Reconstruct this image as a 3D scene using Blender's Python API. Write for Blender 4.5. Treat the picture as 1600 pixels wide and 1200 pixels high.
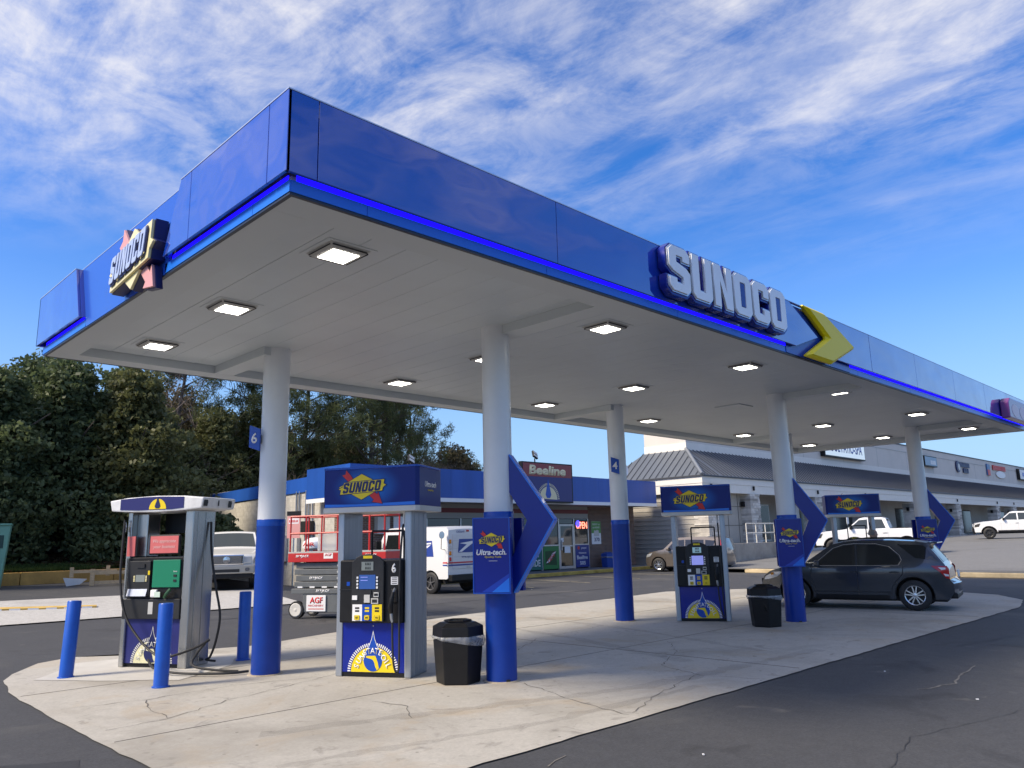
import bpy, bmesh, math, random
import numpy as np
from mathutils import Vector, Matrix
R = math.radians
random.seed(7); rng = np.random.default_rng(7)
scene = bpy.context.scene
for o in list(bpy.data.objects): bpy.data.objects.remove(o)
COL = scene.collection

# ------------------------------------------------------------------ camera
cam = bpy.data.cameras.new('camera'); camo = bpy.data.objects.new('camera', cam); COL.objects.link(camo)
cam.sensor_width = 36; cam.lens = 27.02; cam.clip_start = .05; cam.clip_end = 3000
_y, _p, _r = 0.78235, 0.19963, -0.02377
_f = Vector((math.sin(_y)*math.cos(_p), math.cos(_y)*math.cos(_p), math.sin(_p)))
_ri = Vector((math.cos(_y), -math.sin(_y), 0)); _u = _ri.cross(_f)
_r1 = math.cos(_r)*_ri + math.sin(_r)*_u; _u1 = -math.sin(_r)*_ri + math.cos(_r)*_u
camo.matrix_world = Matrix(((_r1.x, _u1.x, -_f.x, 0), (_r1.y, _u1.y, -_f.y, 0), (_r1.z, _u1.z, -_f.z, 1.7), (0, 0, 0, 1)))
scene.camera = camo

# ------------------------------------------------------------------ sky, sun, exposure
SUN_EL, SUN_AZ = R(41), math.atan2(-.93, .36)      # azimuth measured from +Y towards +X
w = bpy.data.worlds.new('World'); scene.world = w; w.use_nodes = True
nt = w.node_tree; nt.nodes.clear(); N = nt.nodes.new; L = nt.links.new
sky = N('ShaderNodeTexSky'); sky.sky_type = 'NISHITA'; sky.sun_disc = False
sky.sun_elevation = SUN_EL; sky.sun_rotation = SUN_AZ; sky.air_density = 1.0; sky.dust_density = .6; sky.ozone_density = 1.5
tc = N('ShaderNodeTexCoord'); sep = N('ShaderNodeSeparateXYZ'); L(tc.outputs['Generated'], sep.inputs[0])
def vmath(op, a, b=None, v=None):
    n = N('ShaderNodeMath'); n.operation = op
    for i, q in enumerate((a, b)):
        if q is None: continue
        if isinstance(q, (int, float)): n.inputs[i].default_value = q
        else: L(q, n.inputs[i])
    return n.outputs[0]
zc = vmath('MAXIMUM', sep.outputs[2], .06)
dx, dy = vmath('DIVIDE', sep.outputs[0], zc), vmath('DIVIDE', sep.outputs[1], zc)
cv = N('ShaderNodeCombineXYZ'); L(dx, cv.inputs[0]); L(dy, cv.inputs[1])
def cloudnoise(rot, sc, loc, scale, detail, dist, rough=.6):
    m = N('ShaderNodeMapping'); m.inputs['Rotation'].default_value[2] = rot; m.inputs['Scale'].default_value = sc; m.inputs['Location'].default_value = loc
    L(cv.outputs[0], m.inputs[0])
    n = N('ShaderNodeTexNoise'); n.inputs['Scale'].default_value = scale; n.inputs['Detail'].default_value = detail
    n.inputs['Distortion'].default_value = dist; n.inputs['Roughness'].default_value = rough
    L(m.outputs[0], n.inputs['Vector']); return n.outputs['Fac']
def ramp(f, a, b):
    r = N('ShaderNodeMapRange'); r.interpolation_type = 'SMOOTHSTEP'; r.inputs[1].default_value = a; r.inputs[2].default_value = b
    L(f, r.inputs[0]); return r.outputs[0]
SK = (0., 0., 0.)
fine = ramp(cloudnoise(R(-62), (1.0, .34, 1), (3.1+SK[0], .4+SK[1], 0), 2.6, 10, .9, .66), .42, .72)
wisp = ramp(cloudnoise(R(-40), (1.0, .5, 1), (1.9+SK[1], 3.4+SK[0], 0), 1.5, 9, 1.1, .62), .40, .72)
puff = ramp(cloudnoise(R(20), (1, .8, 1), (.7, 2.3, 0), 4.5, 9, .4, .65), .34, .70)
big = ramp(cloudnoise(R(-55), (1, .6, 1), (1.35+SK[2], 5.1+SK[2], 0), .62, 3, .3), .36, .62)
low = ramp(sep.outputs[2], .27, .54)
tex = vmath('ADD', vmath('MULTIPLY', fine, .36), vmath('ADD', vmath('MULTIPLY', wisp, .48), vmath('MULTIPLY', puff, .40)))
c1 = vmath('MULTIPLY', tex, vmath('ADD', vmath('MULTIPLY', big, .78), .22))
c2 = vmath('MINIMUM', vmath('ADD', vmath('MULTIPLY', vmath('MULTIPLY', c1, 1.1), low), vmath('MULTIPLY', ramp(sep.outputs[2], .55, .95), .4)), .88)
hs = N('ShaderNodeHueSaturation'); hs.inputs['Saturation'].default_value = 1.45; hs.inputs['Value'].default_value = 1.0
L(sky.outputs[0], hs.inputs['Color'])
hz = N('ShaderNodeMixRGB'); L(vmath('MULTIPLY', ramp(vmath('SUBTRACT', 1, sep.outputs[2]), .62, 1.0), .9), hz.inputs[0]); tint = N('ShaderNodeMixRGB'); tint.blend_type = 'MULTIPLY'; tint.inputs[0].default_value = 1; L(hs.outputs[0], tint.inputs[1]); tint.inputs[2].default_value = (.80, .80, 1.16, 1)
L(tint.outputs[0], hz.inputs[1]); hz.inputs[2].default_value = (1.55, 3.0, 5.2, 1)
mixc = N('ShaderNodeMixRGB'); L(c2, mixc.inputs[0]); L(hz.outputs[0], mixc.inputs[1]); mixc.inputs[2].default_value = (4.5, 4.7, 5.4, 1)
bg = N('ShaderNodeBackground'); bg.inputs['Strength'].default_value = .10; L(mixc.outputs[0], bg.inputs['Color'])
wo = N('ShaderNodeOutputWorld'); L(bg.outputs[0], wo.inputs['Surface'])
sl = bpy.data.lights.new('sun', 'SUN'); sl.energy = 2.4; sl.angle = R(14); sl.color = (1, .93, .82)
so = bpy.data.objects.new('sun', sl); COL.objects.link(so)
sdir = Vector((math.sin(SUN_AZ)*math.cos(SUN_EL), math.cos(SUN_AZ)*math.cos(SUN_EL), math.sin(SUN_EL)))
so.rotation_euler = sdir.to_track_quat('Z', 'Y').to_euler(); so.location = sdir*60
vs = scene.view_settings; vs.view_transform = 'Standard'; vs.look = 'None'; vs.exposure = 1.1; vs.gamma = 1; vs.use_curve_mapping = False
if hasattr(vs, 'use_white_balance'): vs.use_white_balance = True; vs.white_balance_temperature = 7600; vs.white_balance_tint = 8

# ------------------------------------------------------------------ materials
MATS = {}
def mat(name, col, rough=.5, metal=0., var=0., vscale=3., bump=0., bscale=40., spec=.5, coat=0., emit=0., trans=0., alpha=1., col2=None, stretch=None):
    if name in MATS: return MATS[name]
    m = bpy.data.materials.new(name); m.use_nodes = True; t = m.node_tree; b = t.nodes['Principled BSDF']
    c4 = (*col, 1)
    b.inputs['Base Color'].default_value = c4; b.inputs['Roughness'].default_value = rough; b.inputs['Metallic'].default_value = metal
    b.inputs['Specular IOR Level'].default_value = spec; b.inputs['Coat Weight'].default_value = coat; b.inputs['Coat Roughness'].default_value = .04
    b.inputs['Transmission Weight'].default_value = trans; b.inputs['Alpha'].default_value = alpha
    if emit: b.inputs['Emission Color'].default_value = c4; b.inputs['Emission Strength'].default_value = emit
    g = t.nodes.new('ShaderNodeNewGeometry'); vec = g.outputs['Position']
    if stretch:
        mp = t.nodes.new('ShaderNodeMapping'); mp.inputs['Scale'].default_value = stretch; t.links.new(vec, mp.inputs[0]); vec = mp.outputs[0]
    if var:
        n = t.nodes.new('ShaderNodeTexNoise'); n.inputs['Scale'].default_value = vscale; n.inputs['Detail'].default_value = 6; n.inputs['Roughness'].default_value = .65
        t.links.new(vec, n.inputs['Vector'])
        mr = t.nodes.new('ShaderNodeMapRange'); mr.inputs[1].default_value = .3; mr.inputs[2].default_value = .7; t.links.new(n.outputs['Fac'], mr.inputs[0])
        mx = t.nodes.new('ShaderNodeMixRGB'); t.links.new(mr.outputs[0], mx.inputs[0])
        lo = tuple(c*(1-var) for c in col); hi = col2 or tuple(min(1, c*(1+var)) for c in col)
        mx.inputs[1].default_value = (*lo, 1); mx.inputs[2].default_value = (*hi, 1); t.links.new(mx.outputs[0], b.inputs['Base Color'])
    if bump:
        n2 = t.nodes.new('ShaderNodeTexNoise'); n2.inputs['Scale'].default_value = bscale; n2.inputs['Detail'].default_value = 4; t.links.new(vec, n2.inputs['Vector'])
        bp = t.nodes.new('ShaderNodeBump'); bp.inputs['Strength'].default_value = bump; bp.inputs['Distance'].default_value = .02
        t.links.new(n2.outputs['Fac'], bp.inputs['Height']); t.links.new(bp.outputs[0], b.inputs['Normal'])
    MATS[name] = m; return m
def nodes(m): return m.node_tree, m.node_tree.nodes['Principled BSDF']

def ground_mat(name, base, dark, light, rough, stains=(), grain=1., bump=.25, streak=None, spots=None):
    m = bpy.data.materials.new(name); m.use_nodes = True; t, b = nodes(m); NN = t.nodes.new; LL = t.links.new
    g = NN('ShaderNodeNewGeometry'); pos = g.outputs['Position']
    def noise(sc, det, dist=0, stretch=None, rough_=.6):
        v = pos
        if stretch:
            mp = NN('ShaderNodeMapping'); mp.inputs['Scale'].default_value = stretch; mp.inputs['Rotation'].default_value[2] = streak or 0; LL(pos, mp.inputs[0]); v = mp.outputs[0]
        n = NN('ShaderNodeTexNoise'); n.inputs['Scale'].default_value = sc; n.inputs['Detail'].default_value = det; n.inputs['Distortion'].default_value = dist; n.inputs['Roughness'].default_value = rough_
        LL(v, n.inputs['Vector']); return n.outputs['Fac']
    def rmp(f, a, b_):
        r = NN('ShaderNodeMapRange'); r.inputs[1].default_value = a; r.inputs[2].default_value = b_; LL(f, r.inputs[0]); return r.outputs[0]
    def mix(f, c1, c2, typ='MIX'):
        x = NN('ShaderNodeMixRGB'); x.blend_type = typ
        if isinstance(f, float): x.inputs[0].default_value = f
        else: LL(f, x.inputs[0])
        for i, c in ((1, c1), (2, c2)):
            if isinstance(c, tuple): x.inputs[i].default_value = (*c, 1)
            else: LL(c, x.inputs[i])
        return x.outputs[0]
    c = mix(rmp(noise(.55, 7, .4), .33, .68), dark, light)
    c = mix(.45, c, base)
    c = mix(rmp(noise(2.7, 6, .3, (1, .35, 1)), .48, .78), c, tuple(q*.72 for q in base))
    mid = noise(9, 5, .2); c = mix(rmp(mid, .38, .66), mix(.5, c, tuple(q*(1-.34*grain) for q in base)), mix(.35, c, tuple(min(1, q*(1+.35*grain)) for q in base)))
    fine = noise(38, 3); c = mix(rmp(fine, .25, .75), mix(.5, c, tuple(q*(1-.5*grain) for q in base)), mix(.5, c, tuple(min(1, q*(1+.45*grain)) for q in base)))
    for (sc, a, b_, col, amt) in stains:
        f = NN('ShaderNodeMath'); f.operation = 'MULTIPLY'; LL(rmp(noise(sc, 5, .8), a, b_), f.inputs[0]); f.inputs[1].default_value = amt
        c = mix(f.outputs[0], c, col)
    if spots:
        vo = NN('ShaderNodeTexVoronoi'); vo.inputs['Scale'].default_value = spots[0]; LL(pos, vo.inputs['Vector'])
        f = NN('ShaderNodeMath'); f.operation = 'LESS_THAN'; LL(vo.outputs['Distance'], f.inputs[0]); f.inputs[1].default_value = spots[1]
        f2 = NN('ShaderNodeMath'); f2.operation = 'MULTIPLY'; LL(f.outputs[0], f2.inputs[0]); LL(rmp(noise(1.1, 2), .45, .6), f2.inputs[1])
        f3 = NN('ShaderNodeMath'); f3.operation = 'MULTIPLY'; LL(f2.outputs[0], f3.inputs[0]); f3.inputs[1].default_value = spots[3]
        c = mix(f3.outputs[0], c, spots[2])
    LL(c, b.inputs['Base Color'])
    b.inputs['Roughness'].default_value = rough; b.inputs['Specular IOR Level'].default_value = .35
    bp = NN('ShaderNodeBump'); bp.inputs['Strength'].default_value = bump; bp.inputs['Distance'].default_value = .012; LL(noise(90, 3), bp.inputs['Height']); LL(bp.outputs[0], b.inputs['Normal'])
    MATS[name] = m; return m
asphalt = ground_mat('asphalt', (.060, .062, .068), (.044, .046, .051), (.082, .084, .090), .78,
                     stains=((.30, .54, .68, (.115, .112, .106), .55), (.8, .60, .70, (.028, .028, .03), .6), (1.6, .64, .74, (.17, .16, .145), .4)), spots=(14, .05, (.30, .29, .27), .6))
old_asphalt = ground_mat('old_asphalt', (.185, .185, .185), (.14, .14, .14), (.24, .24, .24), .85, stains=((.25, .55, .7, (.09, .09, .09), .5),))
concrete = ground_mat('concrete', (.435, .415, .375), (.355, .335, .30), (.515, .495, .45), .75, grain=.45,
                      stains=((.45, .50, .68, (.25, .232, .20), .6), (.9, .54, .70, (.40, .32, .225), .55), (5.5, .60, .70, (.20, .185, .16), .5), (2.1, .62, .74, (.13, .12, .11), .55), (.28, .52, .66, (.30, .27, .225), .5)), spots=(3.1, .05, (.06, .055, .05), .8), bump=.2)
concrete_grey = ground_mat('concrete_grey', (.46, .45, .43), (.39, .38, .365), (.53, .52, .50), .8, stains=((.5, .6, .74, (.2, .19, .18), .5),))
leaf_litter = ground_mat('leaf_litter', (.045, .034, .022), (.025, .02, .014), (.08, .058, .036), .95, stains=((1.2, .5, .6, (.035, .055, .018), .6),), spots=(7, .12, (.16, .10, .05), .8), bump=1.)

white_paint = mat('white_paint', (.78, .79, .80), .35, var=.04)
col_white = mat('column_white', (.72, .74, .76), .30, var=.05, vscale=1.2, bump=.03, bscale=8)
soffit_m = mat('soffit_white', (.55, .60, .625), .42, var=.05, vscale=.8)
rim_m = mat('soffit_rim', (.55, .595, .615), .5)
blue_col = mat('column_blue', (.001, .038, .27), .36, var=.14, vscale=1.5, coat=.08, spec=.3)
blue_bol = mat('bollard_blue', (.002, .085, .46), .35, var=.12, vscale=5, bump=.05)
sign_blue = mat('sign_blue', (.001, .016, .24), .25, coat=.15, spec=.35)
sign_blue2 = mat('sign_blue_mid', (.002, .065, .40), .25, coat=.15, spec=.35)
light_blue = mat('band_blue', (.004, .17, .72), .3, coat=.1, spec=.35)
store_blue = mat('store_blue', (.010, .085, .38), .42, var=.18, vscale=.9, stretch=(1, 1, .15))
navy = mat('navy_print', (.006, .012, .09), .4)
yellow = mat('yellow_print', (.80, .60, .015), .4)
yel_sign = mat('yellow_sign', (.90, .68, .01), .4, spec=.3)
pale_yellow = mat('pale_yellow', (.78, .70, .38), .35)
red_print = mat('red_print', (.62, .02, .02), .4)
pink_print = mat('pink_print', (.68, .32, .30), .45)
white_print = mat('white_print', (.80, .80, .80), .45)
letter_white = mat('letter_white', (.86, .88, .90), .3, var=.04)
black_print = mat('black_print', (.012, .012, .014), .45)
black_pl = mat('black_plastic', (.009, .009, .010), .42, var=.2, vscale=8, spec=.3)
dark_grey = mat('dark_grey_plastic', (.022, .023, .025), .45, var=.15, vscale=6, spec=.35)
rubber = mat('rubber', (.016, .016, .017), .6)
alum = mat('brushed_aluminium', (.40, .43, .47), .34, .75, var=.1, vscale=4, stretch=(6, 6, .4))
grey_trim = mat('grey_trim', (.55, .55, .53), .4, var=.06)
steel = mat('stainless_steel', (.46, .46, .45), .27, .95, var=.07, vscale=3, stretch=(9, 9, .5))
chrome = mat('chrome', (.75, .75, .76), .12, 1.)
led_lens = mat('led_lens', (.95, .98, 1.), .3, emit=5)
led_blue = mat('led_strip_blue', (.0, .0, 1.), .3, emit=1.0)
lamp_grey = mat('lamp_housing', (.48, .48, .46), .5, var=.1)
glass_dark = mat('dark_glass', (.012, .015, .016), .06, spec=.8)
glass_tint = mat('tinted_glass', (.03, .04, .042), .05, spec=.8)
brown_brick = None
def fascia_mat():
    m = mat('fascia_blue', (.002, .048, .40), .08, spec=.4, coat=1.); t, b = nodes(m)
    g = t.nodes.new('ShaderNodeNewGeometry'); mp = t.nodes.new('ShaderNodeMapping'); mp.inputs['Scale'].default_value = (.55, .9, 1.1); t.links.new(g.outputs['Position'], mp.inputs[0])
    n = t.nodes.new('ShaderNodeTexNoise'); n.inputs['Scale'].default_value = 1.4; n.inputs['Detail'].default_value = 1.5; t.links.new(mp.outputs[0], n.inputs['Vector'])
    bp = t.nodes.new('ShaderNodeBump'); b.inputs['Coat IOR'].default_value = 2.15; bp.inputs['Strength'].default_value = .13; bp.inputs['Distance'].default_value = .25; t.links.new(n.outputs['Fac'], bp.inputs['Height'])
    t.links.new(bp.outputs[0], b.inputs['Normal']); t.links.new(bp.outputs[0], b.inputs['Coat Normal']); return m
fascia_m = fascia_mat()
def brick_mat(name, c1, c2, mortar, bw, bh, vert_axis=2):
    m = bpy.data.materials.new(name); m.use_nodes = True; t, b = nodes(m); NN = t.nodes.new; LL = t.links.new
    g = NN('ShaderNodeNewGeometry'); s = NN('ShaderNodeSeparateXYZ'); LL(g.outputs['Position'], s.inputs[0])
    a = NN('ShaderNodeMath'); LL(s.outputs[0], a.inputs[0]); LL(s.outputs[1], a.inputs[1])
    cvv = NN('ShaderNodeCombineXYZ'); LL(a.outputs[0], cvv.inputs[0]); LL(s.outputs[2], cvv.inputs[1])
    bt = NN('ShaderNodeTexBrick'); bt.inputs['Scale'].default_value = 1; bt.inputs['Brick Width'].default_value = bw; bt.inputs['Row Height'].default_value = bh
    bt.inputs['Mortar Size'].default_value = .008; bt.inputs['Color1'].default_value = (*c1, 1); bt.inputs['Color2'].default_value = (*c2, 1); bt.inputs['Mortar'].default_value = (*mortar, 1)
    LL(cvv.outputs[0], bt.inputs['Vector'])
    n = NN('ShaderNodeTexNoise'); n.inputs['Scale'].default_value = 6; LL(g.outputs['Position'], n.inputs['Vector'])
    mx = NN('ShaderNodeMixRGB'); mx.blend_type = 'MULTIPLY'; mx.inputs[0].default_value = .5; LL(bt.outputs['Color'], mx.inputs[1]); LL(n.outputs['Fac'], mx.inputs[2])
    LL(mx.outputs[0], b.inputs['Base Color']); b.inputs['Roughness'].default_value = .85
    bp = NN('ShaderNodeBump'); bp.inputs['Strength'].default_value = .5; bp.inputs['Distance'].default_value = .01; bp.invert = True; LL(bt.outputs['Fac'], bp.inputs['Height']); LL(bp.outputs[0], b.inputs['Normal'])
    MATS[name] = m; return m
brick = brick_mat('brown_brick', (.25, .13, .09), (.14, .08, .06), (.36, .33, .29), .21, .072)
block = brick_mat('painted_block', (.66, .63, .57), (.62, .59, .53), (.55, .52, .46), .41, .205)

# ------------------------------------------------------------------ object helpers
def link(name, me, m=None, parent=None, loc=None, rotz=0.):
    o = bpy.data.objects.new(name, me); COL.objects.link(o)
    if m is not None and me is not None:
        me.materials.clear(); me.materials.append(m)
    if parent is not None:
        o.parent = parent
        if parent.name in WORLD: o.matrix_parent_inverse = Matrix.Translation(-parent.location)
    if loc is not None: o.location = loc
    if rotz: o.rotation_euler = (0, 0, rotz)
    return o
def tag(o, label, cat, group=None):
    o['label'] = label; o['category'] = cat
    if group: o['group'] = group
    return o
def struct(o): o['kind'] = 'structure'; return o
def stuff(o): o['kind'] = 'stuff'; return o
WORLD = set()      # things whose parts are given in world coordinates
def thing(name, label, cat, loc=(0, 0, 0), rotz=0., group=None, world=False):
    o = tag(link(name, None, None, None, loc, rotz), label, cat, group)
    if world: WORLD.add(o.name)
    return o
class MB:
    def __init__(s): s.v = []; s.f = []
    def add(s, vs, fs):
        k = len(s.v); s.v += [tuple(q) for q in vs]; s.f += [tuple(i+k for i in f) for f in fs]; return s
    def box(s, x0, x1, y0, y1, z0, z1, M=None):
        vs = [Vector((x, y, z)) for x in (x0, x1) for y in (y0, y1) for z in (z0, z1)]
        if M is not None: vs = [M @ q for q in vs]
        return s.add(vs, [(0, 1, 3, 2), (4, 6, 7, 5), (0, 4, 5, 1), (2, 3, 7, 6), (0, 2, 6, 4), (1, 5, 7, 3)])
    def prism(s, poly, axis, a, b, M=None):
        # poly 2D; axis 'y': (x,z); 'x': (y,z); 'z': (x,y)
        def mk(p, t): return {'y': (p[0], t, p[1]), 'x': (t, p[0], p[1]), 'z': (p[0], p[1], t)}[axis]
        n = len(poly); vs = [Vector(mk(p, a)) for p in poly]+[Vector(mk(p, b)) for p in poly]
        if M is not None: vs = [M @ q for q in vs]
        return s.add(vs, [tuple(range(n))[::-1], tuple(range(n, 2*n))]+[(i, (i+1) % n, n+(i+1) % n, n+i) for i in range(n)])
    def tube(s, pts, r, n=8, caps=True):
        pts = [Vector(p) for p in pts]; rr = r if isinstance(r, (list, tuple)) else [r]*len(pts); rings = []
        prev = None
        for i, p in enumerate(pts):
            d = (pts[min(i+1, len(pts)-1)]-pts[max(i-1, 0)])
            if d.length < 1e-9: d = Vector((0, 0, 1))
            d.normalize()
            a = prev if prev is not None else (Vector((0, 0, 1)) if abs(d.z) < .9 else Vector((1, 0, 0)))
            a = (a-d*a.dot(d)); a = a.normalized() if a.length > 1e-6 else d.orthogonal().normalized(); prev = a; b = d.cross(a)
            rings.append([p+rr[i]*(math.cos(2*math.pi*k/n)*a+math.sin(2*math.pi*k/n)*b) for k in range(n)])
        k0 = len(s.v); s.v += [tuple(q) for rg in rings for q in rg]
        for i in range(len(pts)-1):
            for k in range(n): s.f.append((k0+i*n+k, k0+i*n+(k+1) % n, k0+(i+1)*n+(k+1) % n, k0+(i+1)*n+k))
        if caps: s.f.append(tuple(k0+k for k in range(n))[::-1]); s.f.append(tuple(k0+(len(pts)-1)*n+k for k in range(n)))
        return s
    def lathe(s, prof, n=24, axis='z', c=(0, 0, 0), cap=True):
        k0 = len(s.v); c = Vector(c)
        for (r, h) in prof:
            for k in range(n):
                a = 2*math.pi*k/n; x, y = r*math.cos(a), r*math.sin(a)
                q = {'z': (x, y, h), 'y': (x, h, y), 'x': (h, x, y)}[axis]; s.v.append(tuple(c+Vector(q)))
        for i in range(len(prof)-1):
            for k in range(n): s.f.append((k0+i*n+k, k0+i*n+(k+1) % n, k0+(i+1)*n+(k+1) % n, k0+(i+1)*n+k))
        if cap and prof[0][0] > 1e-6: s.f.append(tuple(k0+k for k in range(n)))
        if cap and prof[-1][0] > 1e-6: s.f.append(tuple(k0+(len(prof)-1)*n+k for k in range(n)))
        return s
    def done(s, name, m, parent=None, smooth=False, bevel=0., loc=None, rotz=0., seg=2):
        me = bpy.data.meshes.new(name); me.from_pydata(s.v, [], s.f)
        bm = bmesh.new(); bm.from_mesh(me); bmesh.ops.remove_doubles(bm, verts=bm.verts, dist=1e-5); bmesh.ops.recalc_face_normals(bm, faces=bm.faces)
        if bevel:
            es = [e for e in bm.edges if e.is_manifold and len(e.link_faces) == 2 and e.calc_face_angle(0) > .5]
            if es: bmesh.ops.bevel(bm, geom=es, offset=bevel, segments=seg, affect='EDGES', profile=.6)
        bm.to_mesh(me); bm.free()
        if smooth: shade(me, smooth if isinstance(smooth, float) else 35)
        return link(name, me, m, parent, loc, rotz)
def shade(me, ang=35):
    me.polygons.foreach_set('use_smooth', [True]*len(me.polygons))
    bm = bmesh.new(); bm.from_mesh(me)
    for e in bm.edges: e.smooth = not (len(e.link_faces) == 2 and e.calc_face_angle(0) > R(ang))
    bm.to_mesh(me); bm.free()
def copy_tree(o, parent=None):
    c = o.copy(); COL.objects.link(c)
    if parent is not None: c.parent = parent
    for ch in [q for q in ALLCH(o)]: copy_tree(ch, c)
    return c
def ALLCH(o): return [q for q in bpy.data.objects if q.parent == o]
# flat shapes and lettering: 2D curves turned into thin meshes, then laid on a plane
XZ = Matrix(((1, 0, 0, 0), (0, 0, -1, 0), (0, 1, 0, 0), (0, 0, 0, 1)))        # (a,b) -> (a, 0, b), front towards -y
def flat(loops, depth=.002, offset=0., bevel=0.):
    cu = bpy.data.curves.new('t', 'CURVE'); cu.dimensions = '2D'; cu.fill_mode = 'BOTH'; cu.extrude = depth/2; cu.offset = offset; cu.bevel_depth = bevel
    for lp in loops:
        sp = cu.splines.new('POLY'); sp.points.add(len(lp)-1); sp.use_cyclic_u = True
        for i, p in enumerate(lp): sp.points[i].co = (p[0], p[1], 0, 1)
    ob = bpy.data.objects.new('t', cu); me = bpy.data.meshes.new_from_object(ob); bpy.data.objects.remove(ob); bpy.data.curves.remove(cu); return me
def textmesh(s, width=None, height=None, depth=.002, bold=0., shear=0., space=1., center=True):
    cu = bpy.data.curves.new('t', 'FONT'); cu.body = s; cu.size = 1; cu.extrude = 0; cu.offset = bold; cu.shear = shear; cu.space_character = space; cu.resolution_u = 3
    ob = bpy.data.objects.new('t', cu); me = bpy.data.meshes.new_from_object(ob); bpy.data.objects.remove(ob); bpy.data.curves.remove(cu)
    fit(me, width, height, center)
    if depth:
        bm = bmesh.new(); bm.from_mesh(me); r = bmesh.ops.extrude_face_region(bm, geom=bm.faces[:])
        bmesh.ops.translate(bm, verts=[q for q in r['geom'] if isinstance(q, bmesh.types.BMVert)], vec=(0, 0, depth)); bm.to_mesh(me); bm.free()
    return me
def fit(me, width=None, height=None, center=True):
    if not len(me.vertices): return
    co = np.array([v.co[:] for v in me.vertices]); lo, hi = co.min(0), co.max(0); sz = np.maximum(hi-lo, 1e-6)
    sx = width/sz[0] if width else None; sy = height/sz[1] if height else None
    sx = sx or sy; sy = sy or sx; c = (lo+hi)/2
    me.transform(Matrix.Diagonal((sx, sy, 1, 1)) @ Matrix.Translation((-c[0], -c[1], 0)) if center else Matrix.Diagonal((sx, sy, 1, 1)) @ Matrix.Translation((-lo[0], -lo[1], 0)))
def put(name, me, m, parent, x, y, z, M=XZ):
    """lay a flat mesh on the local plane y = const (or with another frame M), centre at x, z"""
    me.transform(Matrix.Translation((x, y, z)) @ M); return link(name, me, m, parent)
def rect(w, h, cx=0., cz=0.): return [(cx-w/2, cz-h/2), (cx+w/2, cz-h/2), (cx+w/2, cz+h/2), (cx-w/2, cz+h/2)]
def text(name, s, m, parent, x, y, z, width=None, height=None, bold=0., shear=0., depth=.002, M=XZ, space=1.):
    return put(name, textmesh(s, width, height, depth, bold, shear, space), m, parent, x, y, z, M)

# block lettering drawn letter by letter
_w, _t, _c = .64, .235, .11
GL = {'S': [[(0, .30), (0, _c), (_c, 0), (_w-_c, 0), (_w, _c), (_w, .48), (_w-_c, .58), (_t, .66), (_t, .79), (_w-_t, .79), (_w-_t, .69), (_w, .69), (_w, 1-_c), (_w-_c, 1), (_c, 1), (0, 1-_c), (0, .54), (_c, .44), (_w-_t, .35), (_w-_t, .21), (_t, .21), (_t, .30)]],
      'U': [[(0, 1), (_t, 1), (_t, .21), (_w-_t, .21), (_w-_t, 1), (_w, 1), (_w, _c), (_w-_c, 0), (_c, 0), (0, _c)]],
      'N': [[(0, 0), (0, 1), (.25, 1), (_w-.22, .44), (_w-.22, 1), (_w, 1), (_w, 0), (_w-.25, 0), (.22, .56), (.22, 0)]],
      'O': [[(_c, 0), (_w-_c, 0), (_w, _c), (_w, 1-_c), (_w-_c, 1), (_c, 1), (0, 1-_c), (0, _c)], [(_t, .21), (_t, .79), (_w-_t, .79), (_w-_t, .21)]],
      'C': [[(_c, 0), (_w-_c, 0), (_w, _c), (_w, .36), (_w-_t, .36), (_w-_t, .21), (_t, .21), (_t, .79), (_w-_t, .79), (_w-_t, .64), (_w, .64), (_w, 1-_c), (_w-_c, 1), (_c, 1), (0, 1-_c), (0, _c)]]}
def block_loops(word, gap=.10, shear=0.):
    out = []; x = 0
    for ch in word:
        out.append([[(p[0]+x+shear*p[1], p[1]) for p in lp] for lp in GL[ch]]); x += _w+gap
    tot = x-gap
    return [[[((p[0]-tot/2-shear/2)/tot, (p[1]-.5)/tot) for p in lp] for lp in g] for g in out], 1/tot      # unit word width, letter height
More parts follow.
